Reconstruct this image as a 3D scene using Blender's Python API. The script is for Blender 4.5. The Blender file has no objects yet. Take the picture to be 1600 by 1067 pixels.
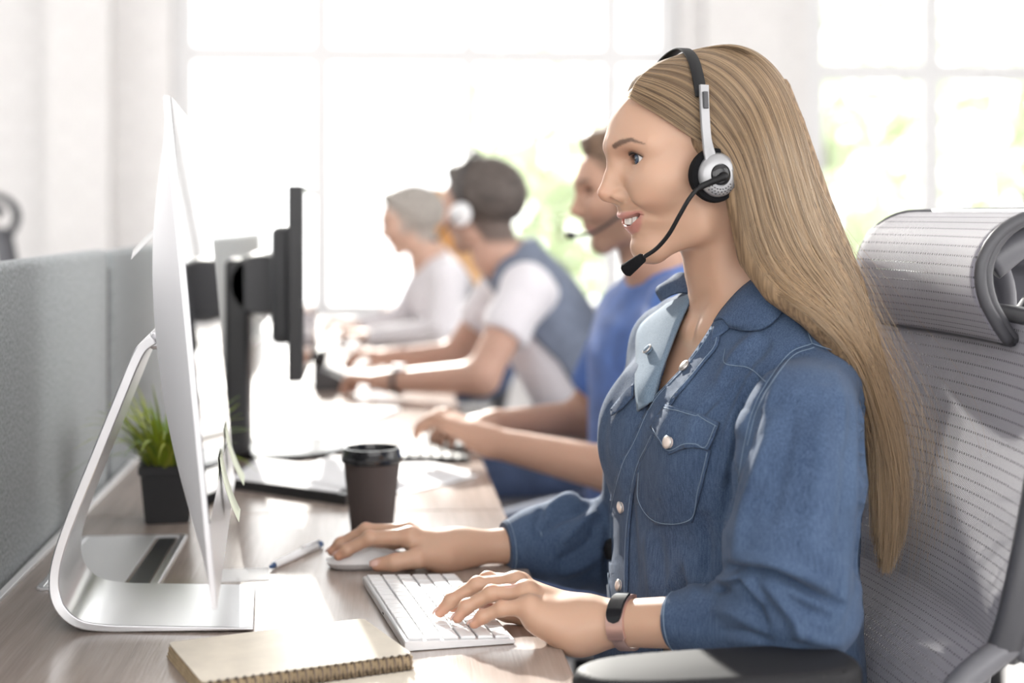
import bpy, bmesh, math, random
import numpy as np
from mathutils import Vector, Matrix
from mathutils.bvhtree import BVHTree

random.seed(7)
rng = np.random.default_rng(7)
scene = bpy.context.scene
COL = scene.collection

# ------------------------------------------------------------------ camera
FPX = 2330.0                      # focal length in pixels of the 1600 px wide frame
YAW = math.radians(5.15)          # camera turned slightly right of the desk row (+Y)
CAMZ = 1.18
HOR = 335.0                       # pixel row of the horizon
cam_data = bpy.data.cameras.new('camera')
cam = bpy.data.objects.new('camera', cam_data)
COL.objects.link(cam)
cam.location = (0, 0, CAMZ)
cam.rotation_euler = (math.pi / 2, 0, -YAW)
cam_data.sensor_width = 36.0
cam_data.lens = FPX / 1600 * 36.0
cam_data.shift_y = (HOR - 533.5) / 1600.0
cam_data.clip_start = 0.02
cam_data.clip_end = 200
cam_data.dof.use_dof = True
cam_data.dof.focus_distance = 1.60
cam_data.dof.aperture_fstop = 2.5
scene.camera = cam

# ------------------------------------------------------------------ world, sun, exposure
world = bpy.data.worlds.new('sky')
scene.world = world
world.use_nodes = True
bg = world.node_tree.nodes['Background']
bg.inputs[0].default_value = (1.0, 0.985, 0.97, 1)
bg.inputs[1].default_value = 2.3
sun_data = bpy.data.lights.new('sun', 'SUN')
sun = bpy.data.objects.new('sun', sun_data)
COL.objects.link(sun)
SUNDIR = Vector((-0.130, 0.92, 0.392)).normalized()
sun.rotation_euler = SUNDIR.to_track_quat('Z', 'Y').to_euler()
sun_data.energy = 6.5
sun_data.angle = math.radians(1.5)
sun_data.color = (1.0, 0.95, 0.88)

vs = scene.view_settings
vs.view_transform = 'Standard'
vs.look = 'None'
vs.gamma = 1.0
vs.exposure = 0.90
vs.use_curve_mapping = False
scene.cycles.use_denoising = True
scene.cycles.max_bounces = 8
scene.cycles.diffuse_bounces = 4
scene.cycles.transparent_max_bounces = 12
scene.cycles.caustics_reflective = False
scene.cycles.caustics_refractive = False
scene.cycles.sample_clamp_indirect = 6.0

# ------------------------------------------------------------------ places in the room
CY, SY = math.cos(YAW), math.sin(YAW)
CAMP = np.array([0.0, 0.0, CAMZ])
def P(px, py, d):
    """world point seen at this pixel, d metres in front of the camera"""
    xc = (px - 800.0) * d / FPX
    return Vector((xc * CY + d * SY, -xc * SY + d * CY, CAMZ - (py - HOR) * d / FPX))
def PZ(px, py, z):
    return P(px, py, FPX * (CAMZ - z) / (py - HOR))
def PY(px, py, Y):
    xc = (px - 800.0) / FPX
    return P(px, py, Y / (-xc * SY + CY))
def proj(pts):
    """pixels (n,2) and depth of world points (n,3)"""
    pts = np.asarray(pts, dtype=np.float64)
    d = pts[:, 0] * SY + pts[:, 1] * CY
    xc = pts[:, 0] * CY - pts[:, 1] * SY
    return np.stack([800 + FPX * xc / d, HOR - FPX * (pts[:, 2] - CAMZ) / d], axis=1), d
DESK = 0.74

# ------------------------------------------------------------------ helpers
def tag(o, label=None, cat=None, group=None, kind=None):
    if label: o['label'] = label
    if cat: o['category'] = cat
    if group: o['group'] = group
    if kind: o['kind'] = kind
    return o
def empty(name, loc=(0, 0, 0), rz=0.0, label=None, cat=None, group=None):
    o = bpy.data.objects.new(name, None)
    o.empty_display_size = 0.05
    COL.objects.link(o)
    o.location = loc
    o.rotation_euler = (0, 0, rz)
    return tag(o, label, cat, group)
def link(name, me, mat=None, parent=None, smooth=False):
    o = bpy.data.objects.new(name, me)
    COL.objects.link(o)
    if mat is not None:
        me.materials.clear()
        me.materials.append(mat)
    if parent is not None: o.parent = parent
    if smooth:
        me.polygons.foreach_set('use_smooth', np.ones(len(me.polygons), dtype=bool))
    return o
def pydata(name, verts, faces, mat=None, parent=None, smooth=False):
    me = bpy.data.meshes.new(name)
    me.from_pydata([tuple(v) for v in verts], [], [tuple(f) for f in faces])
    me.update()
    return link(name, me, mat, parent, smooth)
def copy_tree(o, parent=None):
    c = o.copy()
    COL.objects.link(c)
    c.parent = parent
    for ch in list(o.children): copy_tree(ch, c)
    return c

class MB:
    """collects shapes of one part into a bmesh"""
    def __init__(self): self.bm = bmesh.new()
    def box(self, c, s, rot=None, bev=0.0, seg=2):
        b = bmesh.new()
        bmesh.ops.create_cube(b, size=1.0)
        bmesh.ops.scale(b, vec=s, verts=b.verts)
        if bev > 0:
            bmesh.ops.bevel(b, geom=list(b.edges), offset=bev, segments=seg, affect='EDGES', profile=0.5)
        return self._add(b, c, rot)
    def _add(self, b, c=(0, 0, 0), rot=None):
        m = Matrix.Translation(Vector(c))
        if rot is not None: m = m @ rot.to_4x4()
        bmesh.ops.transform(b, matrix=m, verts=b.verts)
        me = bpy.data.meshes.new('tmp'); b.to_mesh(me); b.free()
        self.bm.from_mesh(me); bpy.data.meshes.remove(me)
        return self
    def prism(self, pts, h, c=(0, 0, 0), rot=None, bev=0.0, seg=2):
        """polygon in local xy extruded to z = h"""
        b = bmesh.new()
        vs_ = [b.verts.new((x, y, 0)) for x, y in pts]
        f = b.faces.new(vs_)
        r = bmesh.ops.extrude_face_region(b, geom=[f])
        bmesh.ops.translate(b, vec=(0, 0, h), verts=[v for v in r['geom'] if isinstance(v, bmesh.types.BMVert)])
        bmesh.ops.recalc_face_normals(b, faces=b.faces)
        if bev > 0:
            bmesh.ops.bevel(b, geom=list(b.edges), offset=bev, segments=seg, affect='EDGES', profile=0.5)
        return self._add(b, c, rot)
    def lathe(self, prof, n=32, c=(0, 0, 0), rot=None, sx=1.0, sy=1.0):
        b = bmesh.new()
        rings = []
        for r, z in prof:
            if r < 1e-6: rings.append([b.verts.new((0, 0, z))])
            else: rings.append([b.verts.new((r * sx * math.cos(2 * math.pi * k / n), r * sy * math.sin(2 * math.pi * k / n), z)) for k in range(n)])
        for A, B in zip(rings[:-1], rings[1:]):
            for k in range(n):
                k2 = (k + 1) % n
                if len(A) == 1 and len(B) == 1: continue
                if len(A) == 1: b.faces.new((A[0], B[k2], B[k]))
                elif len(B) == 1: b.faces.new((A[k], A[k2], B[0]))
                else: b.faces.new((A[k], A[k2], B[k2], B[k]))
        bmesh.ops.recalc_face_normals(b, faces=b.faces)
        return self._add(b, c, rot)
    def tube(self, pts, r, n=10, closed=False, caps=True, flat=1.0, up=None):
        """round bar along points; r number or list; flat squeezes the second axis"""
        pts = [Vector(p) for p in pts]
        m = len(pts)
        rs = list(r) if hasattr(r, '__len__') else [r] * m
        b = bmesh.new()
        rings = []
        prev = None
        for i, p in enumerate(pts):
            a = pts[i - 1] if i > 0 else (pts[-1] if closed else p)
            c = pts[i + 1] if i < m - 1 else (pts[0] if closed else p)
            t = (c - a).normalized()
            if up is not None: u = Vector(up)
            elif prev is None: u = Vector((0, 0, 1)) if abs(t.z) < 0.9 else Vector((1, 0, 0))
            else: u = prev
            u = (u - t * u.dot(t)).normalized()
            prev = u
            w = t.cross(u)
            rings.append([b.verts.new(p + (u * math.cos(2 * math.pi * k / n) * flat + w * math.sin(2 * math.pi * k / n)) * rs[i]) for k in range(n)])
        pairs = list(zip(rings[:-1], rings[1:]))
        if closed: pairs.append((rings[-1], rings[0]))
        for A, B in pairs:
            for k in range(n):
                b.faces.new((A[k], A[(k + 1) % n], B[(k + 1) % n], B[k]))
        if caps and not closed:
            b.faces.new(list(reversed(rings[0]))); b.faces.new(rings[-1])
        bmesh.ops.recalc_face_normals(b, faces=b.faces)
        return self._add(b)
    def grid(self, fn, nu, nv, closed_u=False):
        b = bmesh.new()
        V = [[b.verts.new(fn(i / (nu if closed_u else nu - 1), j / (nv - 1))) for j in range(nv)] for i in range(nu)]
        for i in range(nu if closed_u else nu - 1):
            for j in range(nv - 1):
                i2 = (i + 1) % nu
                b.faces.new((V[i][j], V[i2][j], V[i2][j + 1], V[i][j + 1]))
        bmesh.ops.recalc_face_normals(b, faces=b.faces)
        return self._add(b)
    def build(self, name, mat=None, parent=None, smooth=False, angle=None):
        me = bpy.data.meshes.new(name)
        self.bm.to_mesh(me); self.bm.free()
        o = link(name, me, mat, parent, smooth or angle is not None)
        if angle is not None:
            me.set_sharp_from_angle(angle=math.radians(angle))
        return o

def catmull(pts, n=8, closed=False):
    """smooth polyline through points (tuples of any length)"""
    A = np.array([list(p) for p in pts], dtype=float)
    if closed: A = np.vstack([A[-1], A, A[0], A[1]])
    else: A = np.vstack([2 * A[0] - A[1], A, 2 * A[-1] - A[-2]])
    out = []
    for i in range(1, len(A) - 2):
        for k in range(n):
            t = k / n
            out.append(0.5 * ((2 * A[i]) + (-A[i - 1] + A[i + 1]) * t + (2 * A[i - 1] - 5 * A[i] + 4 * A[i + 1] - A[i + 2]) * t * t + (-A[i - 1] + 3 * A[i] - 3 * A[i + 1] + A[i + 2]) * t ** 3))
    if not closed: out.append(A[-2])
    return np.array(out)
def round_poly(w, h, r, n=4):
    out = []
    for cx, cy, a0 in ((w / 2 - r, h / 2 - r, 0), (-w / 2 + r, h / 2 - r, 90), (-w / 2 + r, -h / 2 + r, 180), (w / 2 - r, -h / 2 + r, 270)):
        for k in range(n + 1):
            a = math.radians(a0 + 90 * k / n)
            out.append((cx + r * math.cos(a), cy + r * math.sin(a)))
    return out

# ------------------------------------------------------------------ materials
def mat(name, color, rough=0.5, metal=0.0, spec=0.5, noise=None, bump=None, coat=0.0, sheen=0.0, trans=0.0, alpha=1.0, sss=0.0):
    """noise = (scale, amount, detail) colour variation; bump = (scale, strength, distance)"""
    m = bpy.data.materials.new(name)
    m.use_nodes = True
    nt = m.node_tree
    b = nt.nodes['Principled BSDF']
    b.inputs['Base Color'].default_value = (*color, 1)
    b.inputs['Roughness'].default_value = rough
    b.inputs['Metallic'].default_value = metal
    b.inputs['Specular IOR Level'].default_value = spec
    b.inputs['Coat Weight'].default_value = coat
    b.inputs['Sheen Weight'].default_value = sheen
    b.inputs['Transmission Weight'].default_value = trans
    b.inputs['Alpha'].default_value = alpha
    if sss:
        b.inputs['Subsurface Weight'].default_value = sss
        b.inputs['Subsurface Radius'].default_value = (0.012, 0.005, 0.003)
        b.inputs['Subsurface Scale'].default_value = 1.0
    tc = nt.nodes.new('ShaderNodeTexCoord')
    if noise:
        n = nt.nodes.new('ShaderNodeTexNoise'); n.inputs['Scale'].default_value = noise[0]; n.inputs['Detail'].default_value = noise[2] if len(noise) > 2 else 4
        nt.links.new(tc.outputs['Object'], n.inputs['Vector'])
        r = nt.nodes.new('ShaderNodeMapRange'); r.inputs[1].default_value = 0.3; r.inputs[2].default_value = 0.7; r.inputs[3].default_value = 1 - noise[1]; r.inputs[4].default_value = 1 + noise[1]
        nt.links.new(n.outputs['Fac'], r.inputs[0])
        mx = nt.nodes.new('ShaderNodeVectorMath'); mx.operation = 'SCALE'; mx.inputs[0].default_value = color
        nt.links.new(r.outputs[0], mx.inputs['Scale'])
        nt.links.new(mx.outputs[0], b.inputs['Base Color'])
    if bump:
        n = nt.nodes.new('ShaderNodeTexNoise'); n.inputs['Scale'].default_value = bump[0]; n.inputs['Detail'].default_value = 3
        nt.links.new(tc.outputs['Object'], n.inputs['Vector'])
        bp = nt.nodes.new('ShaderNodeBump'); bp.inputs['Strength'].default_value = bump[1]; bp.inputs['Distance'].default_value = bump[2]
        nt.links.new(n.outputs['Fac'], bp.inputs['Height']); nt.links.new(bp.outputs[0], b.inputs['Normal'])
    return m
def wood_mat(name, c1, c2, rough=0.35, spec=0.5):
    m = mat(name, c1, rough, spec=spec)
    nt = m.node_tree; b = nt.nodes['Principled BSDF']
    tc = nt.nodes['Texture Coordinate']
    mp = nt.nodes.new('ShaderNodeMapping'); mp.inputs['Scale'].default_value = (60, 3.0, 60)
    n = nt.nodes.new('ShaderNodeTexNoise'); n.inputs['Scale'].default_value = 1.0; n.inputs['Detail'].default_value = 6; n.inputs['Distortion'].default_value = 0.6
    mp2 = nt.nodes.new('ShaderNodeMapping'); mp2.inputs['Scale'].default_value = (400, 14.0, 400)
    n2 = nt.nodes.new('ShaderNodeTexNoise'); n2.inputs['Scale'].default_value = 1.0; n2.inputs['Detail'].default_value = 3
    nt.links.new(tc.outputs['Object'], mp.inputs[0]); nt.links.new(mp.outputs[0], n.inputs['Vector'])
    nt.links.new(tc.outputs['Object'], mp2.inputs[0]); nt.links.new(mp2.outputs[0], n2.inputs['Vector'])
    ad = nt.nodes.new('ShaderNodeMath'); ad.operation = 'MULTIPLY_ADD'; ad.inputs[1].default_value = 0.35
    nt.links.new(n2.outputs['Fac'], ad.inputs[0]); nt.links.new(n.outputs['Fac'], ad.inputs[2])
    r = nt.nodes.new('ShaderNodeMapRange'); r.inputs[1].default_value = 0.42; r.inputs[2].default_value = 0.95
    nt.links.new(ad.outputs[0], r.inputs[0])
    mx = nt.nodes.new('ShaderNodeMix'); mx.data_type = 'RGBA'
    mx.inputs[6].default_value = (*c1, 1); mx.inputs[7].default_value = (*c2, 1)
    nt.links.new(r.outputs[0], mx.inputs[0]); nt.links.new(mx.outputs[2], b.inputs['Base Color'])
    bp = nt.nodes.new('ShaderNodeBump'); bp.inputs['Strength'].default_value = 0.25; bp.inputs['Distance'].default_value = 0.0006
    nt.links.new(n2.outputs['Fac'], bp.inputs['Height']); nt.links.new(bp.outputs[0], b.inputs['Normal'])
    return m
def attr_mat(name, rough=0.5, spec=0.5, sss=0.0, bump=None, sheen=0.0, attr='col'):
    """colour read from the mesh's own colour attribute"""
    m = mat(name, (0.5, 0.5, 0.5), rough, spec=spec, sss=sss, bump=bump, sheen=sheen)
    nt = m.node_tree
    a = nt.nodes.new('ShaderNodeAttribute'); a.attribute_name = attr
    nt.links.new(a.outputs['Color'], nt.nodes['Principled BSDF'].inputs['Base Color'])
    return m
def set_cols(me, cols, name='col'):
    a = me.color_attributes.new(name, 'FLOAT_COLOR', 'POINT')
    c = np.ones((len(me.vertices), 4), dtype=np.float32); c[:, :3] = cols
    a.data.foreach_set('color', c.ravel())

M = {}
M['white_paint'] = mat('white_paint', (0.86, 0.855, 0.86), 0.6, bump=(40, 0.1, 0.002))
M['white_frame'] = mat('white_frame', (0.85, 0.85, 0.86), 0.4)
M['alu'] = mat('brushed_aluminium', (0.80, 0.80, 0.82), 0.28, metal=0.9, bump=(600, 0.03, 0.0002))
M['alu_matte'] = mat('satin_aluminium', (0.74, 0.74, 0.75), 0.42, metal=0.75)
M['alu_shell'] = mat('bead_blasted_aluminium', (0.80, 0.79, 0.81), 0.55, metal=0.6)
M['black'] = mat('black_plastic', (0.018, 0.018, 0.02), 0.42, bump=(900, 0.08, 0.0002))
M['black_gloss'] = mat('black_glossy_plastic', (0.012, 0.012, 0.014), 0.15)
M['dark_grey'] = mat('dark_grey_plastic', (0.05, 0.05, 0.055), 0.45)
M['white_plastic'] = mat('white_plastic', (0.86, 0.86, 0.87), 0.3)
M['paper'] = mat('white_paper', (0.84, 0.84, 0.86), 0.7)
M['kraft'] = mat('kraft_paper', (0.78, 0.71, 0.60), 0.65, noise=(35, 0.06, 5))
M['kraft_dark'] = mat('kraft_board', (0.42, 0.32, 0.20), 0.7, noise=(60, 0.15, 4))
M['wood'] = wood_mat('grey_brown_wood_laminate', (0.31, 0.245, 0.21), (0.45, 0.375, 0.33), 0.22, 0.8)
# openings of the walls out of view (added and sized to let in fill light)
RIGHT_WALL = [(-3.0, 8.0, 0, 0.8), (-3.0, 8.0, 3.5, 4.4), (-3.0, -2.6, 0.8, 3.5), (0.0, 0.3, 0.8, 3.5), (2.9, 8.0, 0.8, 3.5)]
LEFT_WALL = [(-3.0, 8.0, 0, 0.9), (-3.0, 8.0, 3.2, 4.4), (-3.0, 3.9, 0.9, 3.2), (5.7, 8.0, 0.9, 3.2)]
NEAR_WALL = [(-4.0, 4.4, 0, 0.8), (-4.0, 4.4, 3.5, 4.4), (-4.0, -3.6, 0.8, 3.5), (0.0, 0.3, 0.8, 3.5), (4.0, 4.4, 0.8, 3.5)]
SKIN_H = 0.0015                   # sampling of skin and shirt surfaces
SHIRT_H = 0.0030
# ------------------------------------------------------------------ the room
def struct(o): o['kind'] = 'structure'; return o
YB = 8.0                           # inner face of the window wall
XL, XR, YN, ZC = -4.0, 4.4, -3.0, 4.4
struct(MB().box(((XL + XR) / 2, (YN + YB) / 2, -0.05), (XR - XL + 0.6, YB - YN + 0.6, 0.1)).build('floor', mat('pale_grey_carpet', (0.50, 0.49, 0.49), 0.9, noise=(120, 0.12, 3), bump=(300, 0.3, 0.003))))
struct(MB().box(((XL + XR) / 2, (YN + YB) / 2, ZC + 0.05), (XR - XL + 0.6, YB - YN + 0.6, 0.1)).build('ceiling', M['white_paint']))

def brick_mat(name):
    m = mat(name, (0.78, 0.76, 0.75), 0.65)
    nt = m.node_tree; b = nt.nodes['Principled BSDF']; tc = nt.nodes['Texture Coordinate']
    mp = nt.nodes.new('ShaderNodeMapping'); mp.inputs['Rotation'].default_value = (math.pi / 2, 0, 0)
    br = nt.nodes.new('ShaderNodeTexBrick'); br.inputs['Scale'].default_value = 3.6
    br.inputs['Color1'].default_value = (0.88, 0.865, 0.86, 1); br.inputs['Color2'].default_value = (0.85, 0.835, 0.83, 1); br.inputs['Mortar'].default_value = (0.80, 0.785, 0.78, 1)
    nt.links.new(tc.outputs['Object'], mp.inputs[0]); nt.links.new(mp.outputs[0], br.inputs['Vector'])
    nt.links.new(br.outputs['Color'], b.inputs['Base Color'])
    bp = nt.nodes.new('ShaderNodeBump'); bp.inputs['Strength'].default_value = 0.35; bp.inputs['Distance'].default_value = 0.006; bp.invert = True
    nt.links.new(br.outputs['Fac'], bp.inputs['Height']); nt.links.new(bp.outputs[0], b.inputs['Normal'])
    return m
M['brick'] = brick_mat('white_painted_brick')
def X8(px): return PY(px, 335, YB).x
W1a, W1b = X8(268), X8(1062)       # left window opening
W3a, W3b = -3.50, -2.065   # added window, unseen left of the frame, lets in extra light
W2a, W2b = X8(1262), X8(1262) + (X8(1062) - X8(268))
ZS, ZT = 0.60, 4.20                # sill and head
bw = MB()
T = 0.35
def wallbox(m, x0, x1, z0, z1, y0=YB, y1=YB + T): m.box(((x0 + x1) / 2, (y0 + y1) / 2, (z0 + z1) / 2), (x1 - x0, y1 - y0, z1 - z0))
wallbox(bw, XL, W3a, 0, ZC); wallbox(bw, W3b, W1a, 0, ZC); wallbox(bw, W3a, W3b, 0, ZS); wallbox(bw, W3a, W3b, ZT, ZC); wallbox(bw, W1b, W2a, 0, ZC); wallbox(bw, min(W2b, XR - 0.05), XR, 0, ZC)
wallbox(bw, W1a, W1b, 0, ZS); wallbox(bw, W1a, W1b, ZT, ZC); wallbox(bw, W2a, W2b, 0, ZS); wallbox(bw, W2a, W2b, ZT, ZC)
struct(bw.build('wall_back', M['brick']))
# brick piers standing proud of the window wall
def pier(name, px0, px1, dep):
    m = MB(); wallbox(m, X8(px0), X8(px1), 0, ZC, YB - dep, YB - 0.001); return struct(m.build(name, M['brick']))
pier('wall_pier_brick', 84, 180, 0.18)
pier('wall_pier_middle', 1096, 1216, 0.10)

def window(name, x0, x1, cols, rows, f=0.055):
    r = struct(bpy.data.objects.new(name, None)); COL.objects.link(r); r.location = ((x0 + x1) / 2, YB + 0.12, ZS)
    L = lambda x, y, z: (x - r.location.x, y - r.location.y, z - r.location.z)
    yf = YB + 0.12
    for (cx, cz, sx, sz) in (((x0 + x1) / 2, ZS + f / 2, x1 - x0, f), ((x0 + x1) / 2, ZT - f / 2, x1 - x0, f), (x0 + f / 2, (ZS + ZT) / 2, f, ZT - ZS), (x1 - f / 2, (ZS + ZT) / 2, f, ZT - ZS)):
        MB().box(L(cx, yf, cz), (sx, 0.07, sz), bev=0.006).build('window_frame', M['white_frame'], r)
    for x, w in cols:
        MB().box(L(x, yf, (ZS + ZT) / 2), (w, 0.06, ZT - ZS - 2 * f), bev=0.008).build('glazing_bar', M['white_frame'], r)
    for z, w in rows:
        MB().box(L((x0 + x1) / 2, yf + 0.003, z), (x1 - x0 - 2 * f, 0.055, w), bev=0.008).build('glazing_bar', M['white_frame'], r)
    xs = [x0 + f] + [c[0] for c in cols] + [x1 - f]
    zs = [ZS + f] + [c[0] for c in rows] + [ZT - f]
    for i in range(len(xs) - 1):
        for j in range(len(zs) - 1):
            MB().box(L((xs[i] + xs[i + 1]) / 2, yf, (zs[j] + zs[j + 1]) / 2), (xs[i + 1] - xs[i] - 0.004, 0.006, zs[j + 1] - zs[j] - 0.004)).build('pane', M['glass'], r)
    MB().box(L((x0 + x1) / 2, YB - 0.02, ZS - 0.02), (x1 - x0 + 0.1, 0.26, 0.04), bev=0.008).build('window_sill', M['white_frame'], r)
    return r
def glass_mat():
    m = bpy.data.materials.new('window_glass'); m.use_nodes = True
    nt = m.node_tree; nt.nodes.remove(nt.nodes['Principled BSDF'])
    t = nt.nodes.new('ShaderNodeBsdfTransparent'); t.inputs[0].default_value = (0.97, 0.98, 0.98, 1)
    g = nt.nodes.new('ShaderNodeBsdfGlossy'); g.inputs['Roughness'].default_value = 0.02
    fr = nt.nodes.new('ShaderNodeFresnel'); fr.inputs[0].default_value = 1.3
    mx = nt.nodes.new('ShaderNodeMixShader')
    nt.links.new(fr.outputs[0], mx.inputs[0]); nt.links.new(t.outputs[0], mx.inputs[1]); nt.links.new(g.outputs[0], mx.inputs[2])
    nt.links.new(mx.outputs[0], nt.nodes['Material Output'].inputs[0])
    return m
M['glass'] = glass_mat()
def Z8(py): return PY(590, py, YB + 0.12).z
window('window_1', W1a, W1b, [(X8(501), 0.095), (X8(735), 0.07), (X8(960), 0.095)], [(Z8(86), 0.10), (3.3, 0.08)], 0.10)
window('window_2', W2a, W2b, [(X8(1466), 0.11), (X8(1700), 0.06), (X8(1900), 0.11)], [(Z8(106), 0.11), (3.3, 0.08)], 0.12)
window('added_window', W3a, W3b, [(-2.225, 0.075), (-2.90, 0.05)], [(Z8(86), 0.075), (3.60, 0.14)])  # added out of view, bars spaced to shape the sunlight
# side and near walls: their unseen openings are added for fill light
lwl = MB()
for y0, y1, z0, z1 in LEFT_WALL: lwl.box((XL - 0.1, (y0 + y1) / 2, (z0 + z1) / 2), (0.2, y1 - y0, z1 - z0))
struct(lwl.build('wall_left', M['white_paint']))
rw = MB()
for y0, y1, z0, z1 in RIGHT_WALL: rw.box((XR + 0.1, (y0 + y1) / 2, (z0 + z1) / 2), (0.2, y1 - y0, z1 - z0))
struct(rw.build('wall_right', M['white_paint']))
nw = MB()
for x0, x1, z0, z1 in NEAR_WALL: nw.box(((x0 + x1) / 2, YN - 0.1, (z0 + z1) / 2), (x1 - x0, 0.2, z1 - z0))
struct(nw.build('wall_near', M['white_paint']))

# outdoors: ground and trees beyond the windows
struct(MB().box((0, 38, -3.05), (160, 60, 0.1)).build('ground_outside', mat('pale_paving', (0.5, 0.5, 0.48), 0.9, noise=(0.5, 0.2, 4))))
leafm = mat('sunlit_leaves', (0.40, 0.48, 0.27), 0.6, noise=(1.2, 0.2, 2))
leafm.node_tree.nodes['Principled BSDF'].inputs['Transmission Weight'].default_value = 0.25
barkm = mat('tree_bark', (0.20, 0.15, 0.11), 0.9, noise=(8, 0.3, 4))
def tree(x, y, h, r, label, n=420, z0=-3.0):
    t = empty('tree', (x, y, z0), 0, label, 'tree', 'trees outside the windows')
    MB().tube([(0, 0, 0), (0.1, 0.05, h * 0.4), (-0.05, 0, h * 0.75)], [0.16, 0.12, 0.05], 8).build('trunk', barkm, t, True)
    vs_, fs = [], []
    for k in range(n):
        v = Vector((random.gauss(0, 1), random.gauss(0, 1), random.gauss(0, 1))).normalized() * (random.random() ** 0.45)
        c = Vector((v.x * r, v.y * r, h * 0.68 + v.z * h * 0.34))
        s = random.uniform(0.12, 0.30)
        a = Vector((random.gauss(0, 1), random.gauss(0, 1), random.gauss(0, 1))).normalized()
        b_ = a.orthogonal().normalized()
        i = len(vs_)
        vs_ += [c + a * s, c + b_ * s * 0.6, c - a * s, c - b_ * s * 0.6]
        fs.append((i, i + 1, i + 2, i + 3))
    pydata('crown', vs_, fs, leafm, t)['kind'] = 'stuff'
    return t
tree(4.6, 15.0, 6.8, 1.5, 'leafy green tree seen low through the left half of the right window')
tree(7.4, 16.5, 7.6, 1.8, 'broad green tree filling the right half of the right window')
tree(2.3, 19.0, 6.6, 1.6, 'pale green tree behind the blond woman at the left window edge')
# ------------------------------------------------------------------ desks and partitions
XD0, XD1 = -0.428, 0.187          # back and front edge of the worktops
def desk(y0, y1, label):
    r = empty('office_desk', ((XD0 + XD1) / 2, (y0 + y1) / 2, 0), 0, label, 'desk', 'desks in the row')
    w, l = XD1 - XD0, y1 - y0 - 0.003
    MB().box((0, 0, DESK - 0.0125), (w, l, 0.025), bev=0.002).build('worktop', M['wood'], r)
    MB().box((-w / 2 - 0.004, 0, DESK + 0.001), (0.010, l, 0.006), bev=0.001).build('edge_strip', M['white_plastic'], r)
    for sy in (-1, 1):
        for sx in (-1, 1):
            MB().box((sx * (w / 2 - 0.05), sy * (l / 2 - 0.04), (DESK - 0.025) / 2), (0.05, 0.05, DESK - 0.025), bev=0.004).build('leg', M['alu_matte'], r)
        MB().box((0, sy * (l / 2 - 0.04), DESK - 0.045), (w - 0.15, 0.04, 0.04)).build('crossbar', M['alu_matte'], r)
    return r
DY = [0.98, 2.22, 3.24, 4.28, 5.32, 6.40]
desk_names = ['wood-topped desk nearest the camera under the white keyboard', 'wood-topped desk of the man in the blue shirt', 'wood-topped desk of the man in the white T-shirt', 'wood-topped desk of the grey-haired person in white', 'farthest wood-topped desk of the row near the window']
for k, lb in enumerate(desk_names): desk(DY[k], DY[k + 1], lb)

def felt_mat():
    m = mat('grey_felt', (0.36, 0.39, 0.40), 0.95, noise=(230, 0.45, 8), bump=(500, 0.5, 0.0015), sheen=0.2)
    return m
M['felt'] = felt_mat()
XP = -0.462                       # middle of the partition
def panel(y0, y1, z1, label):
    r = empty('desk_partition', (XP, (y0 + y1) / 2, 0), 0, label, 'partition', 'felt partition panels')
    MB().box((0, 0, (0.42 + z1) / 2), (0.034, y1 - y0 - 0.006, z1 - 0.42), bev=0.012, seg=3).build('felt_board', M['felt'], r, angle=40)
    MB().box((0.004, (y1 - y0) / 2 + 0.010, (0.42 + z1) / 2 - 0.01), (0.022, 0.020, z1 - 0.46), bev=0.003).build('edge_trim', M['dark_grey'], r)
    for s in (-1, 1):
        MB().box((0, s * ((y1 - y0) / 2 - 0.18), 0.56), (0.05, 0.05, 0.36), bev=0.003).build('clamp', M['alu_matte'], r)
        MB().box((0, s * ((y1 - y0) / 2 - 0.18), 0.19), (0.03, 0.03, 0.38), bev=0.003).build('leg', M['alu_matte'], r)
    return r
panel(0.90, 2.53, 1.122, 'grey felt desk partition nearest the camera at the left edge')
panel(2.56, 4.20, 1.118, 'grey felt partition second from the camera, behind the aluminium computer')
panel(4.23, 5.86, 1.118, 'grey felt partition farthest along the desk row')
# ------------------------------------------------------------------ aluminium all-in-one computer
def strip(path, thick, wide, axis):
    """flat bar with a path in space, thick across the path (list) and wide along axis"""
    axis = Vector(axis).normalized()
    pts = [Vector(p) for p in path]
    b = bmesh.new(); rings = []
    for i, p in enumerate(pts):
        t = (pts[min(i + 1, len(pts) - 1)] - pts[max(i - 1, 0)]).normalized()
        nrm = axis.cross(t).normalized()
        h = thick[i] / 2
        rings.append([b.verts.new(p + nrm * h), b.verts.new(p + nrm * h + axis * wide), b.verts.new(p - nrm * h + axis * wide), b.verts.new(p - nrm * h)])
    for A, B in zip(rings[:-1], rings[1:]):
        for k in range(4): b.faces.new((A[k], A[(k + 1) % 4], B[(k + 1) % 4], B[k]))
    b.faces.new(rings[0]); b.faces.new(list(reversed(rings[-1])))
    bmesh.ops.recalc_face_normals(b, faces=b.faces)
    return b
EPS = math.radians(4.0)
U = Vector((-math.sin(EPS), math.cos(EPS), 0))          # along the width of the computer, away from camera
N = Vector((math.cos(EPS), math.sin(EPS), 0))           # screen normal (flat)
TILT = math.radians(5.2)
UP = (Vector((0, 0, 1)) * math.cos(TILT) - N * math.sin(TILT)).normalized()
NS = (N * math.cos(TILT) + Vector((0, 0, 1)) * math.sin(TILT)).normalized()
IW, IH = 0.65, 0.466
B0 = P(339, 951, 1.352)
imac = empty('desktop_computer', (-0.25, 1.66, DESK), 0, 'thin aluminium all-in-one computer on a bent metal foot', 'computer')
IL = imac.location
def IP(u, v, n): return B0 + U * (u * IW) + UP * (v * IH) + NS * n - IL
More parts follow.
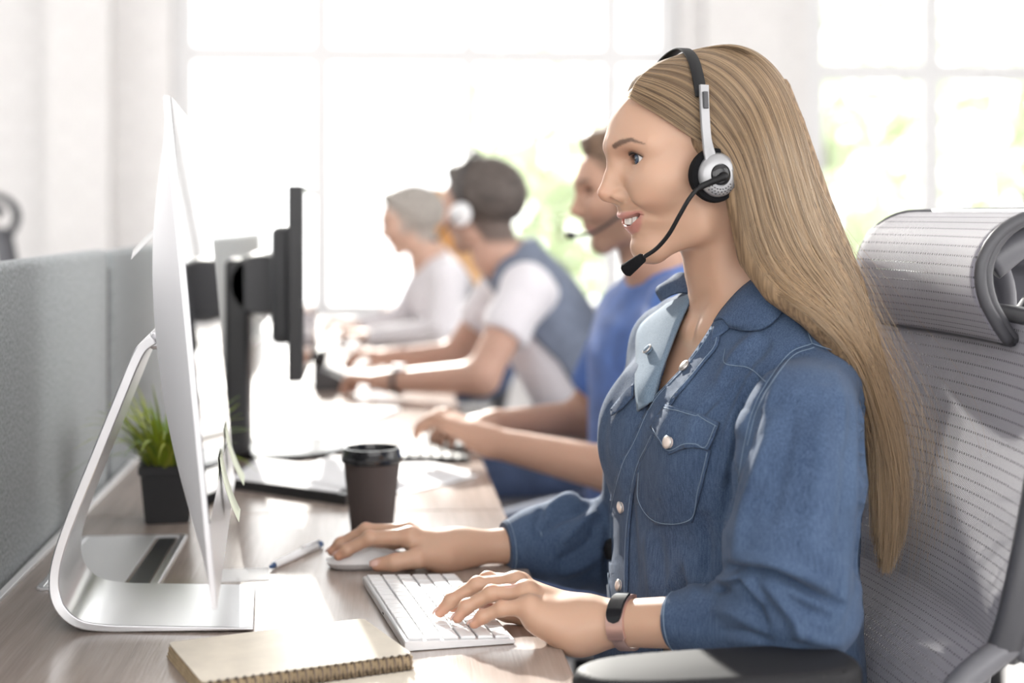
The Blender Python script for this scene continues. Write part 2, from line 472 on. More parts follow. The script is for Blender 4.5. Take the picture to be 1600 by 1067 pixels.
def bulge(u, v):
    a = max(0.0, 1 - abs(2 * u - 1) ** 2.4); c = max(0.0, 1 - abs((v - 0.50) / 0.50) ** 2.2)
    return 0.0046 + 0.047 * (a ** 0.8) * (c ** 0.85)
MB().grid(lambda i, j: IP(i, j, -bulge(i, j)), 41, 41).build('back_shell', M['alu_shell'], imac, True)
rim = MB()
per = [(0, 0), (1, 0), (1, 1), (0, 1)]
b = bmesh.new()
f0 = [b.verts.new(IP(u, v, 0)) for u, v in per]; f1 = [b.verts.new(IP(u, v, -0.0047)) for u, v in per]
for k in range(4): b.faces.new((f0[k], f0[(k + 1) % 4], f1[(k + 1) % 4], f1[k]))
rim._add(b); rim.build('edge_rim', M['alu'], imac)
def quad_obj(name, q, mt, par, th=0.001):
    b = bmesh.new(); f = b.faces.new([b.verts.new(p) for p in q])
    r = bmesh.ops.extrude_face_region(b, geom=[f]); bmesh.ops.translate(b, vec=-NS * th, verts=[v for v in r['geom'] if isinstance(v, bmesh.types.BMVert)])
    bmesh.ops.recalc_face_normals(b, faces=b.faces)
    m = MB(); m._add(b); return m.build(name, mt, par)
M['screen'] = mat('dark_screen_glass', (0.02, 0.02, 0.024), 0.03, spec=0.6)
quad_obj('chin', [IP(0, 0, 0.0004), IP(1, 0, 0.0004), IP(1, 0.165, 0.0004), IP(0, 0.165, 0.0004)], M['alu'], imac)
scr = quad_obj('screen', [IP(0.0, 0.167, 0.0008), IP(1, 0.167, 0.0008), IP(1, 1, 0.0008), IP(0, 1, 0.0008)], M['screen'], imac)
# foot: near edge traced in the side plane, 18 cm wide
dn = 1.568
fp = catmull([(396, 990), (330, 989.5), (240, 988), (165, 986), (120, 978), (92, 952), (84, 915), (92, 868), (118, 795), (155, 704), (190, 618), (208, 574), (222, 548), (240, 534)], 4)
pts = [P(x, y - 4, dn) for x, y in fp]
pts = [Vector((p.x, p.y, max(p.z, DESK + 0.004))) - IL for p in pts]
nf = len(pts)
th = [0.003 + 0.008 * min(1, i / (nf * 0.35)) for i in range(nf)]
m = MB(); m._add(strip(pts, th, 0.185, U)); 
foot = m.build('foot', M['alu'], imac, angle=35)
bv = foot.modifiers.new('bevel', 'BEVEL'); bv.width = 0.0015; bv.segments = 2; bv.limit_method = 'ANGLE'
MB().box(tuple(Vector(pts[-1]) + U * 0.0925 + Vector((0.012, 0, -0.004))), (0.03, 0.12, 0.02), bev=0.004).build('hinge', M['alu'], imac)

def slip(name, corner, du, dv, bend, mt, label, cat, group=None, n=10, th=0.0006):
    """sheet from corner along du, hanging along dv, bent towards bend"""
    o = empty(name, corner, 0, None, None)
    COL.objects.unlink(o); bpy.data.objects.remove(o)
    c = Vector(corner); du = Vector(du); dv = Vector(dv); bend = Vector(bend)
    V, F = [], []
    nrm = du.cross(dv).normalized()
    for k in range(n + 1):
        t = k / n
        p = dv * t + bend * t * t
        for s, off in ((0, 0), (1, 0), (1, th), (0, th)):
            V.append(p + du * s + nrm * off)
    for k in range(n):
        for j in range(4): F.append((4 * k + j, 4 * k + (j + 1) % 4, 4 * k + 4 + (j + 1) % 4, 4 * k + 4 + j))
    F += [(0, 1, 2, 3), (4 * n, 4 * n + 3, 4 * n + 2, 4 * n + 1)]
    o = pydata(name, V, F, mt, None, True)
    o.location = c
    return tag(o, label, cat, group)
M['note_green'] = mat('pale_green_note', (0.74, 0.79, 0.64), 0.7)
M['note_white'] = mat('white_note', (0.85, 0.85, 0.85), 0.7)
slip('sticky_note', tuple(IP(0.42, 0.20, 0.002) + IL), U * 0.07, -UP * 0.072, NS * 0.014, M['note_green'], 'nearer pale green sticky note hanging on the computer screen', 'sticky note', 'sticky notes on the screen')
slip('sticky_note', tuple(IP(0.72, 0.21, 0.002) + IL), U * 0.07, -UP * 0.072, NS * 0.016, M['note_green'], 'farther pale green sticky note low on the computer screen', 'sticky note', 'sticky notes on the screen')
slip('paper_tab', tuple(IP(0.60, 0.74, -0.046) + IL), U * 0.022 + Vector((0, 0, 0.010)), Vector((-0.034, 0.0, -0.030)), Vector((0, 0, -0.004)), M['note_white'], 'white paper tab sticking out behind the aluminium computer', 'paper')
p = PZ(380, 899, DESK)
o = MB().box((0, 0, 0.0006), (0.062, 0.062, 0.0012)).build('sticky_note', M['note_white']); o.location = (p.x, p.y, DESK); o.rotation_euler.z = 0.1
tag(o, 'white square note lying flat on the desk by the computer foot', 'sticky note')

# ------------------------------------------------------------------ cable flap let into the desk
q0, q1, q2 = PZ(62, 922, DESK), PZ(238, 920, DESK), PZ(136, 842, DESK)
fx0, fx1, fy0, fy1 = q0.x, q1.x, q0.y, q2.y
flap = empty('cable_flap', ((fx0 + fx1) / 2, (fy0 + fy1) / 2, DESK), 0, 'silver cable flap with black brush slot let into the desk', 'cable flap')
fw, fl = fx1 - fx0, fy1 - fy0
for cx, cy, sx, sy in ((0, -fl / 2, fw, 0.008), (0, fl / 2, fw, 0.008), (-fw / 2, 0, 0.008, fl), (fw / 2, 0, 0.010, fl)):
    MB().box((cx, cy, 0.0015), (sx, sy, 0.004), bev=0.001).build('frame', M['alu'], flap)
MB().box((-fw * 0.12, 0, 0.0022), (fw * 0.70, fl - 0.012, 0.003), bev=0.001).build('lid', M['alu_matte'], flap)
MB().box((fw * 0.345, 0, 0.0008), (fw * 0.18, fl - 0.012, 0.0015)).build('brush_slot', M['black'], flap)

# ------------------------------------------------------------------ keyboard
def keyboard(nl, fl_, nr, z, body_m, key_m, label, name='computer_keyboard', W=0.279, D=0.115, flip=1):
    L = Vector((fl_.x - nl.x, fl_.y - nl.y, 0)).normalized()        # long axis, away from camera
    S = Vector((L.y, -L.x, 0))                                       # towards the typist (+X)
    r = empty(name, (nl.x, nl.y, z), math.atan2(L.y, L.x) - math.pi / 2, label, 'keyboard')
    # local: y along the long axis, x towards the typist
    h0, h1 = 0.0105, 0.0048
    pr = [(0, 0.0015), (0.002, 0), (D - 0.002, 0), (D, 0.001), (D, h1 - 0.001), (D - 0.001, h1), (0.002, h0), (0, h0 - 0.002)]
    MB().prism(pr, W, (0, W, 0), Matrix(((1, 0, 0), (0, 0, -1), (0, 1, 0))), bev=0.0006, seg=1).build('body', body_m, r)
    rows = [[14.5 / 14] * 14, [1] * 13 + [1.5], [1.5] + [1] * 13, [1.75] + [1] * 11 + [1.75], [2.25] + [1] * 10 + [2.25], [1, 1, 1, 1.25, 5, 1.25, 1, 1, 1, 1]]
    u = (W - 0.006) / 14.5
    pitch = (D - 0.006) / 6
    sl = math.atan2(h1 - h0, D)
    cache = {}
    for i, row in enumerate(rows):
        y = 0.003
        x = 0.003 + (i + 0.5) * pitch
        for w in row:
            kw = w * u
            key = round(w, 2)
            if key not in cache:
                mb = MB().box((0, 0, 0), (pitch - 0.0026, kw - 0.0026, 0.0032), bev=0.0009, seg=2)
                me = bpy.data.meshes.new('key'); mb.bm.to_mesh(me); mb.bm.free(); cache[key] = me
                me.materials.append(key_m)
            o = bpy.data.objects.new('key', cache[key]); COL.objects.link(o); o.parent = r
            o.location = (x, y + kw / 2, h0 + (h1 - h0) * x / D + 0.0012)
            o.rotation_euler = (0, -sl, 0)
            y += kw
    return r
M['key_white'] = mat('white_key', (0.83, 0.83, 0.84), 0.38)
NLk, FLk = PZ(632, 1019, DESK), PZ(567, 915, DESK)
kb = keyboard(NLk, FLk, None, DESK + 0.0005, M['alu_matte'], M['key_white'], 'white low-profile keyboard under the typing hand on the nearest desk')
MB().box((-0.0002, 0.13, 0.005), (0.0008, 0.006, 0.0018), bev=0.0003).build('port', M['black'], kb)

# ------------------------------------------------------------------ mouse under the right hand
pm = PZ(581, 884, DESK)
mouse = empty('computer_mouse', (pm.x, pm.y, DESK), 0.06, 'white and silver low mouse under the right hand', 'mouse')
def mouse_shell(i, j):
    a = 2 * math.pi * i; t = j
    k = 1 - 0.02 * t
    x = 0.0567 * math.copysign(abs(math.cos(a)) ** 0.72, math.cos(a)); y = 0.0285 * math.copysign(abs(math.sin(a)) ** 0.62, math.sin(a))
    rad = 1 - t
    z = 0.0085 + 0.0135 * max(0, (1 - (rad) ** 2.2)) * (1 - 0.25 * (x / 0.0567) ** 2)
    return Vector((x * rad, y * rad, z))
MB().grid(mouse_shell, 48, 14, True).build('shell', M['white_plastic'], mouse, True)
def mouse_base(i, j):
    a = 2 * math.pi * i
    s = [0.80, 0.90, 0.965, 1.0][int(round(j * 3))]; z = [0.0006, 0.001, 0.004, 0.0086][int(round(j * 3))]
    return Vector((0.0567 * s * math.copysign(abs(math.cos(a)) ** 0.72, math.cos(a)), 0.0285 * s * math.copysign(abs(math.sin(a)) ** 0.62, math.sin(a)), z))
MB().grid(mouse_base, 48, 4, True).build('base', M['alu_matte'], mouse, True)

# ------------------------------------------------------------------ coffee cup
pc = P(581, 832, 2.06)
cup = empty('coffee_cup', (pc.x, pc.y, DESK), 0, 'black takeaway coffee cup with black lid behind the mouse', 'cup')
M['cup_brown'] = mat('dark_brown_card', (0.060, 0.045, 0.043), 0.6, bump=(300, 0.1, 0.0005))
hcup = 0.104
MB().lathe([(0, 0.001), (0.0285, 0.0), (0.0290, 0.003), (0.0395, hcup), (0.0385, hcup), (0, hcup - 0.004)], 40).build('body', M['cup_brown'], cup, angle=40)
lid = MB().lathe([(0.0400, hcup - 0.006), (0.0425, hcup - 0.004), (0.0425, hcup + 0.001), (0.0405, hcup + 0.003), (0.0395, hcup + 0.012), (0.0385, hcup + 0.0145), (0.0355, hcup + 0.0145), (0.0345, hcup + 0.007), (0.0, hcup + 0.006)], 40).build('lid', M['black_gloss'], cup, angle=40)
MB().box((0.020, -0.004, hcup + 0.0068), (0.006, 0.012, 0.0012), bev=0.0005).build('sip_hole', M['black'], lid)

# ------------------------------------------------------------------ pen
pa, pb = PZ(421, 886, DESK + 0.005), PZ(502, 849, DESK + 0.005)
pen = empty('ballpoint_pen', (pa + pb) / 2 - Vector((0, 0, 0.0055)), 0, 'white ballpoint pen with blue tip lying on the desk', 'pen')
ax = (pb - pa).normalized(); LP = (pb - pa).length
at = lambda t, h=0.0055: tuple(ax * (t - 0.5) * LP + Vector((0, 0, h)))
M['blue_pl'] = mat('blue_plastic', (0.03, 0.08, 0.20), 0.3)
MB().tube([at(0.08), at(0.15), at(0.5), at(0.90)], [0.0042, 0.0050, 0.0052, 0.0048], 12).build('barrel', M['white_plastic'], pen, True)
MB().tube([at(0.0), at(0.02), at(0.08)], [0.0008, 0.0022, 0.0042], 12).build('tip', M['blue_pl'], pen, True)
MB().tube([at(0.90), at(0.99), at(1.0)], [0.0046, 0.0044, 0.003], 12).build('button', M['blue_pl'], pen, True)
MB().tube([at(0.95, 0.0105), at(0.62, 0.0115)], 0.0015, 6).build('clip', M['alu'], pen, True)

# ------------------------------------------------------------------ spiral notebook, open
zt = DESK + 0.016
A_, B_, C_, D_ = PZ(251, 1004, zt), PZ(316, 1068, zt), PZ(647, 1023, zt), PZ(580, 979, zt)
e1 = Vector((C_.x - B_.x, C_.y - B_.y, 0)).normalized()
e2 = Vector((-e1.y, e1.x, 0))
nb = empty('spiral_notebook', (B_.x, B_.y, DESK), math.atan2(e1.y, e1.x), 'open kraft spiral notebook on the front of the nearest desk', 'notebook')
NWd, NHt = 0.208, 0.142
MB().box((NWd / 2, NHt / 2 + 0.006, 0.0015), (NWd, NHt, 0.002), bev=0.0006, seg=1).build('back_cover', M['kraft_dark'], nb)
for k in range(4):
    MB().box((NWd / 2 + 0.0006 * (k % 2), NHt / 2 + 0.006 - 0.0004 * k, 0.0044 + k * 0.0026), (NWd - 0.002 - 0.0006 * k, NHt - 0.002, 0.0024), bev=0.0004, seg=1).build('page_block', M['kraft_dark'], nb)
MB().prism(round_poly(NWd - 0.003, NHt - 0.003, 0.006), 0.0012, (NWd / 2, NHt / 2 + 0.006, 0.0142)).build('top_page', M['kraft'], nb)
MB().prism(round_poly(NWd - 0.001, NHt, 0.006), 0.002, (NWd / 2, -NHt / 2 - 0.004, 0.0006)).build('front_cover', M['kraft'], nb)
M['wire'] = mat('bronze_wire', (0.16, 0.12, 0.09), 0.35, metal=0.7)
ring_me = None
for k in range(25):
    x = 0.008 + k * (NWd - 0.016) / 24
    if ring_me is None:
        pts_ = [(0, 0.001 + 0.0068 * math.cos(a), 0.0088 + 0.0080 * math.sin(a)) for a in [2 * math.pi * t / 16 for t in range(16)]]
        o = MB().tube(pts_, 0.0011, 6, closed=True).build('ring', M['wire'], nb, True); ring_me = o.data
    else:
        o = bpy.data.objects.new('ring', ring_me); COL.objects.link(o); o.parent = nb
    o.location = (x, 0, 0)

# ------------------------------------------------------------------ potted grass
pp = P(262, 812, 2.15)
pot = empty('potted_grass', (pp.x, pp.y, DESK), 0.12, 'potted green grass in a black square pot beside the partition', 'potted plant')
M['pot'] = mat('black_pot', (0.012, 0.012, 0.014), 0.5)
def frustum(w0, w1, z0, z1):
    b = bmesh.new()
    v = [b.verts.new((sx * w / 2, sy * w / 2, z)) for w, z in ((w0, z0), (w1, z1)) for sx, sy in ((-1, -1), (1, -1), (1, 1), (-1, 1))]
    for k in range(4): b.faces.new((v[k], v[(k + 1) % 4], v[4 + (k + 1) % 4], v[4 + k]))
    b.faces.new(v[:4]); b.faces.new(v[4:])
    bmesh.ops.recalc_face_normals(b, faces=b.faces)
    bmesh.ops.bevel(b, geom=list(b.edges), offset=0.002, segments=2, affect='EDGES')
    return b
mb = MB(); mb._add(frustum(0.062, 0.074, 0.0, 0.070)); mb._add(frustum(0.080, 0.081, 0.070, 0.083)); mb.build('pot', M['pot'], pot)
gm = [mat('grass_green_%d' % k, c, 0.5) for k, c in enumerate([(0.28, 0.36, 0.03), (0.38, 0.43, 0.05), (0.16, 0.26, 0.03)])]
blade_me = []
for k in range(9):
    L_ = 0.13; bend = 0.01 + 0.012 * k; V, F = [], []
    for j in range(7):
        t = j / 6; w = 0.0030 * (1 - t ** 2.5) + 0.0002
        x = bend * t * t; z = L_ * t - bend * 0.5 * t ** 3
        V += [(x, -w, z), (x, w, z), (x + 0.0006, 0, z)]
    for j in range(6):
        a = 3 * j
        F += [(a, a + 1, a + 4, a + 3), (a + 1, a + 2, a + 5, a + 4), (a + 2, a, a + 3, a + 5)]
    me = bpy.data.meshes.new('blade'); me.from_pydata(V, [], F); me.update(); me.materials.append(gm[k % 3]); blade_me.append(me)
for k in range(110):
    o = bpy.data.objects.new('blade', blade_me[k % 9]); COL.objects.link(o); o.parent = pot
    a = random.uniform(0, 2 * math.pi); rr = 0.032 * random.random() ** 0.5
    o.location = (rr * math.cos(a), rr * math.sin(a), 0.076)
    lean = rr / 0.032 * 0.45 + random.uniform(-0.08, 0.12)
    if k % 14 == 0: lean += 0.5
    o.rotation_euler = (0, lean, a + random.uniform(-0.5, 0.5))
    s = random.uniform(0.75, 1.15); o.scale = (s, 1, s)

# ------------------------------------------------------------------ second desk: monitor, binder, papers, keyboard, phone
mon = empty('desktop_monitor', (-0.20, 2.83, DESK), 0, 'black monitor on a tall stand at the second desk', 'monitor')
ML = mon.location
ml = lambda x, y, z: (x - ML.x, y - ML.y, z - ML.z)
yn, yf_ = 2.44, 2.96
MB().box(ml(-0.133, (yn + yf_) / 2, 1.068), (0.024, yf_ - yn, 0.318), bev=0.003).build('bezel', M['black'], mon)
MB().box(ml(-0.1205, (yn + yf_) / 2, 1.072), (0.002, yf_ - yn - 0.02, 0.288)).build('screen', M['screen'], mon)
MB().box(ml(-0.162, (yn + yf_) / 2 + 0.02, 1.06), (0.036, 0.34, 0.20), bev=0.012).build('back_housing', M['dark_grey'], mon)
MB().lathe([(0, -0.035), (0.052, -0.035), (0.058, -0.02), (0.058, 0.02), (0.052, 0.035), (0, 0.035)], 28, ml(-0.208, 2.72, 1.055), Matrix.Rotation(math.pi / 2, 3, 'X')).build('hinge', M['dark_grey'], mon, angle=40)
MB().box(ml(-0.250, 2.73, 0.925), (0.042, 0.09, 0.35), bev=0.008).build('column', M['black'], mon)
MB().lathe([(0, 0.0), (0.112, 0.0), (0.115, 0.004), (0.112, 0.010), (0.0, 0.014)], 48, ml(-0.170, 2.80, DESK + 0.0005)).build('stand_base', M['black_gloss'], mon, angle=40)

def sheet(name, quad, z, th, mt, label, cat, group=None):
    q = [PZ(x, y, z) for x, y in quad]
    c = sum(q, Vector()) / 4
    m = MB(); m.prism([(p_.x - c.x, p_.y - c.y) for p_ in q], th)
    o = m.build(name, mt); o.location = (c.x, c.y, z)
    return tag(o, label, cat, group)
binder = sheet('ring_binder', [(352, 762), (540, 790), (575, 752), (400, 730)], DESK, 0.016, M['black'], 'black ring binder under white papers left of the coffee cup', 'binder')
sheet('paper_sheet', [(360, 748), (528, 770), (566, 738), (408, 716)], DESK + 0.0165, 0.001, M['paper'], 'white sheet lying on the black ring binder', 'paper')
sheet('paper_sheet', [(440, 742), (560, 768), (640, 735), (520, 712)], DESK + 0.0180, 0.001, M['paper'], 'white sheet poking out behind the coffee cup', 'paper')
sheet('paper_sheet', [(560, 772), (640, 770), (745, 744), (650, 722)], DESK + 0.001, 0.001, M['paper'], 'white sheet right of the coffee cup at the desk edge', 'paper')
sheet('paper_sheet', [(600, 748), (690, 756), (738, 736), (640, 716)], DESK + 0.0025, 0.001, M['paper'], 'upper of the two white sheets right of the cup', 'paper')
sheet('writing_pad', [(410, 668), (565, 668), (625, 642), (500, 640)], DESK, 0.008, M['paper'], 'white writing pad on the second desk before the blue-shirted man', 'pad')
a0, a1 = PZ(628, 724, DESK), PZ(618, 686, DESK)
kb2 = keyboard(a0, a0 + Vector((0.0, 0.3, 0)), None, DESK + 0.0005, M['dark_grey'], M['black'], 'black keyboard under the hands of the blue-shirted man', W=0.30, D=0.12)
ph = PZ(520, 612, DESK)
phone = empty('desk_phone', (ph.x, ph.y, DESK), 0, 'dark desk phone on the third desk behind the black monitor', 'phone')
MB().prism([(-0.05, 0), (0.05, 0), (0.05, 0.02), (-0.05, 0.065)], 0.15, (0, 0.15, 0), Matrix(((1, 0, 0), (0, 0, -1), (0, 1, 0))), bev=0.004).build('base', M['dark_grey'], phone)
MB().tube([(-0.035, 0.02, 0.075), (-0.03, 0.05, 0.09), (-0.03, 0.10, 0.09), (-0.035, 0.13, 0.075)], [0.02, 0.014, 0.014, 0.02], 10).build('handset', M['black'], phone, True)
MB().box((0.005, 0.11, 0.046), (0.05, 0.05, 0.003), Matrix.Rotation(0.42, 3, 'Y')).build('display', M['alu_matte'], phone)
sheet('paper_sheet', [(420, 600), (520, 604), (560, 580), (470, 576)], DESK, 0.004, M['paper'], 'stack of white papers on the third desk beyond the monitor', 'paper')

# ------------------------------------------------------------------ office chair with mesh back and headrest (nearest, the blond woman's)
def mesh_fabric():
    m = bpy.data.materials.new('grey_chair_mesh'); m.use_nodes = True
    nt = m.node_tree; b = nt.nodes['Principled BSDF']
    b.inputs['Roughness'].default_value = 0.55; b.inputs['Sheen Weight'].default_value = 0.3
    uv = nt.nodes.new('ShaderNodeAttribute'); uv.attribute_name = 'UVMap'
    sep = nt.nodes.new('ShaderNodeSeparateXYZ'); nt.links.new(uv.outputs['Vector'], sep.inputs[0])
    def mth(op, a, c=None, d=None):
        n = nt.nodes.new('ShaderNodeMath'); n.operation = op
        for i, v in enumerate((a, c, d)):
            if v is None: continue
            if isinstance(v, (int, float)): n.inputs[i].default_value = v
            else: nt.links.new(v, n.inputs[i])
        return n.outputs[0]
    # uv in metres: u across the chair, v up.  fine knit cells and wider rows of holes
    def wave(src, period, ph=0.0): return mth('SINE', mth('MULTIPLY_ADD', src, 2 * math.pi / period, ph))
    row = mth('FLOOR', mth('DIVIDE', sep.outputs['Y'], 0.0032))
    sh = mth('MULTIPLY', row, math.pi)
    knit = mth('MULTIPLY', wave(sep.outputs['Y'], 0.0032), mth('SINE', mth('ADD', mth('MULTIPLY', sep.outputs['X'], 2 * math.pi / 0.0036), sh)))
    hole_v = mth('GREATER_THAN', wave(sep.outputs['Y'], 0.0096), 0.80)
    hole_u = mth('GREATER_THAN', mth('SINE', mth('MULTIPLY_ADD', sep.outputs['X'], 2 * math.pi / 0.0058, mth('MULTIPLY', sep.outputs['Y'], 240.0))), 0.05)
    hole = mth('MULTIPLY', hole_v, hole_u)
    r = nt.nodes.new('ShaderNodeMapRange'); r.inputs[1].default_value = -1; r.inputs[2].default_value = 1; r.inputs[3].default_value = 0.20; r.inputs[4].default_value = 0.36
    nt.links.new(knit, r.inputs[0])
    val = mth('MULTIPLY', r.outputs[0], mth('SUBTRACT', 1.0, mth('MULTIPLY', hole, 0.82)))
    cmb = nt.nodes.new('ShaderNodeCombineColor')
    nt.links.new(mth('MULTIPLY', val, 0.98), cmb.inputs[0]); nt.links.new(mth('MULTIPLY', val, 0.95), cmb.inputs[1]); nt.links.new(mth('MULTIPLY', val, 1.12), cmb.inputs[2])
    nt.links.new(cmb.outputs[0], b.inputs['Base Color'])
    tr = mth('MULTIPLY', hole, 0.45)
    nt.links.new(mth('SUBTRACT', 0.97, tr), b.inputs['Alpha'])
    bp = nt.nodes.new('ShaderNodeBump'); bp.inputs['Strength'].default_value = 0.6; bp.inputs['Distance'].default_value = 0.0012
    nt.links.new(knit, bp.inputs['Height']); nt.links.new(bp.outputs[0], b.inputs['Normal'])
    return m
M['mesh'] = mesh_fabric()
M['pad'] = mat('soft_black_polyurethane', (0.014, 0.014, 0.016), 0.62, spec=0.25, bump=(900, 0.15, 0.0003))
M['frame_grey'] = mat('dark_grey_nylon', (0.060, 0.060, 0.068), 0.42)
M['frame_mid'] = mat('mid_grey_nylon', (0.13, 0.13, 0.145), 0.38)
def uv_grid(name, fn, nu, nv, su, sv, mt, parent, thick=0.004):
    V, F, UV = [], [], []
    for i in range(nu):
        for j in range(nv):
            V.append(fn(i / (nu - 1), j / (nv - 1))); UV.append((i / (nu - 1) * su, j / (nv - 1) * sv))
    for i in range(nu - 1):
        for j in range(nv - 1): F.append((i * nv + j, (i + 1) * nv + j, (i + 1) * nv + j + 1, i * nv + j + 1))
    o = pydata(name, V, F, mt, parent, True)
    a = o.data.uv_layers.new(name='UVMap')
    for lp in o.data.loops: a.data[lp.index].uv = UV[lp.vertex_index]
    s = o.modifiers.new('thickness', 'SOLIDIFY'); s.thickness = thick; s.offset = 0
    return o
def lerp(a, b, t): return a + (b - a) * t
def interp(t, xs, ys): return float(np.interp(t, xs, ys))
CF = math.radians(5)
def office_chair(loc, rot, label, mesh_m, arm_side=(1,), group=None, headrest=True):
    """local frame: x forward, y to the sitter's left, z up"""
    r = empty('office_chair', loc, rot, label, 'chair', group)
    # backrest: forward offset of the panel by height, edges wrap forward
    prof = catmull([(-0.158, 1.075), (-0.140, 0.98), (-0.120, 0.88), (-0.104, 0.80), (-0.097, 0.765)], 6)
    def back(i, j, off=0.0, wid=0.245):
        x, z = prof[-1][0], prof[-1][1]
        k = (1 - j) * (len(prof) - 1); a = int(k); a2 = min(a + 1, len(prof) - 1)
        x = lerp(prof[a][0], prof[a2][0], k - a); z = lerp(prof[a][1], prof[a2][1], k - a)
        s = 2 * i - 1
        w = wid * (0.94 + 0.06 * math.sin(math.pi * j))
        return Vector((x + 0.028 * s * s + off - 0.02, s * w, z))
    uv_grid('back_mesh', back, 30, 26, 0.49, 0.33, mesh_m, r)
    # lower lumbar panel, bulging forward below the crease
    lp = catmull([(-0.110, 0.778), (-0.088, 0.768), (-0.050, 0.740), (-0.030, 0.702), (-0.030, 0.64), (-0.045, 0.58)], 5)
    def lum(i, j, wid=0.235):
        k = (1 - j) * (len(lp) - 1); a = int(k); a2 = min(a + 1, len(lp) - 1)
        s = 2 * i - 1
        return Vector((lerp(lp[a][0], lp[a2][0], k - a) + 0.012 * s * s - 0.012, s * wid, lerp(lp[a][1], lp[a2][1], k - a)))
    uv_grid('lumbar_mesh', lum, 30, 26, 0.47, 0.24, mesh_m, r)
    for s in (0, 1):
        MB().tube([back(s, t / 12, -0.008, 0.250) for t in range(13)], 0.014, 10, flat=1.3).build('back_frame', M['frame_grey'], r, True)
        MB().tube([back(s, t / 12, -0.030, 0.256) for t in range(13)], 0.017, 10, flat=1.0).build('back_rail', M['frame_mid'], r, True)
        MB().tube([lum(s, t / 12, 0.240) for t in range(13)], 0.013, 10).build('lumbar_frame', M['frame_mid'], r, True)
    MB().tube([back(t / 12, 1.0, -0.006) for t in range(13)], 0.011, 10).build('top_rail', M['frame_grey'], r, True)
    MB().tube([back(t / 12, 0.0, -0.006) for t in range(13)], 0.009, 10).build('bottom_rail', M['frame_grey'], r, True)
    MB().tube([(-0.222, 0, 1.06), (-0.205, 0, 0.85), (-0.180, 0, 0.65), (-0.14, 0, 0.47), (-0.05, 0, 0.42)], [0.020, 0.022, 0.025, 0.026, 0.026], 12).build('spine', M['frame_grey'], r, True)
    if headrest:
        hp = catmull([(-0.222, 1.180), (-0.180, 1.178), (-0.146, 1.160), (-0.128, 1.130), (-0.130, 1.098), (-0.145, 1.070), (-0.158, 1.052)], 5)
        def head(i, j, off=0.0, wid=0.145):
            k = j * (len(hp) - 1); a = int(k); a2 = min(a + 1, len(hp) - 1)
            s = 2 * i - 1
            rr = 0.010 * s * s
            return Vector((lerp(hp[a][0], hp[a2][0], k - a) + rr + off, s * wid, lerp(hp[a][1], hp[a2][1], k - a)))
        uv_grid('headrest_mesh', head, 24, 24, 0.29, 0.19, mesh_m, r, 0.006)
        for s in (0, 1):
            MB().tube([head(s, t / 20, -0.004, 0.147) for t in range(21)], 0.0065, 10).build('headrest_rim', M['frame_grey'], r, True)
            MB().tube([head(s, t / 20, -0.012, 0.146) for t in range(21)], 0.0055, 10).build('headrest_shell', M['frame_grey'], r, True)
        for t in (0.02, 0.98):
            MB().tube([head(k / 12, t, -0.008) for k in range(13)], 0.008, 10).build('headrest_bar', M['frame_grey'], r, True)
        MB().tube(catmull([(-0.165, 0.085, 1.125), (-0.20, 0.085, 1.150), (-0.232, 0.07, 1.150), (-0.245, 0.04, 1.10), (-0.225, 0.0, 1.04)], 5), 0.010, 10, flat=1.6).build('headrest_arm', M['frame_mid'], r, True)
        MB().tube(catmull([(-0.165, -0.085, 1.125), (-0.20, -0.085, 1.150), (-0.232, -0.07, 1.150), (-0.245, -0.04, 1.10), (-0.225, 0.0, 1.04)], 5), 0.010, 10, flat=1.6).build('headrest_arm', M['frame_mid'], r, True)
    # seat, arms, base
    MB().prism(round_poly(0.48, 0.49, 0.09, 6), 0.055, (0.10, 0, 0.435), None, 0.02, 3).build('seat', M['frame_mid'], r, angle=50)
    for s in arm_side:
        ap = catmull([(0.286, -0.010), (0.280, 0.022), (0.255, 0.042), (0.20, 0.050), (0.11, 0.050), (0.055, 0.044), (0.030, 0.025), (0.024, 0.0), (0.030, -0.025), (0.055, -0.044), (0.11, -0.050), (0.20, -0.048), (0.255, -0.038)], 4, True)
        MB().prism([(x - 0.005, y) for x, y in ap], 0.030, (0.038 if s > 0 else -0.115, s * 0.255, 0.750), None, 0.011, 4).build('armrest_pad', M['pad'], r, angle=60)
        MB().box((0.12, s * 0.255, 0.61), (0.055, 0.03, 0.27), bev=0.008).build('armrest_post', M['frame_grey'], r)
        MB().box((0.12, s * 0.20, 0.455), (0.06, 0.16, 0.03), bev=0.006).build('armrest_bracket', M['frame_grey'], r)
    MB().tube([(0.08, 0, 0.10), (0.08, 0, 0.43)], 0.028, 14).build('gas_lift', M['black'], r, True)
    for k in range(5):
        a = 2 * math.pi * k / 5 + 0.3
        e = (0.08 + 0.30 * math.cos(a), 0.30 * math.sin(a))
        MB().tube([(0.08, 0, 0.11), (e[0], e[1], 0.075)], [0.03, 0.018], 8).build('base_leg', M['frame_grey'], r, True)
        MB().lathe([(0, -0.02), (0.024, -0.02), (0.028, -0.012), (0.028, 0.012), (0.024, 0.02), (0, 0.02)], 16, (e[0], e[1], 0.028), Matrix.Rotation(math.pi / 2, 3, 'X')).build('castor', M['black'], r, angle=40)
    return r
hc = P(1440, 430, 1.64)
chair_rot = math.pi + CF
fdir = Vector((math.cos(chair_rot), math.sin(chair_rot), 0))
c0 = Vector((hc.x, hc.y, 0)) + fdir * 0.128
wchair = office_chair((c0.x, c0.y, 0), chair_rot, 'grey mesh office chair with headrest holding the blond woman', M['mesh'], (1, -1))
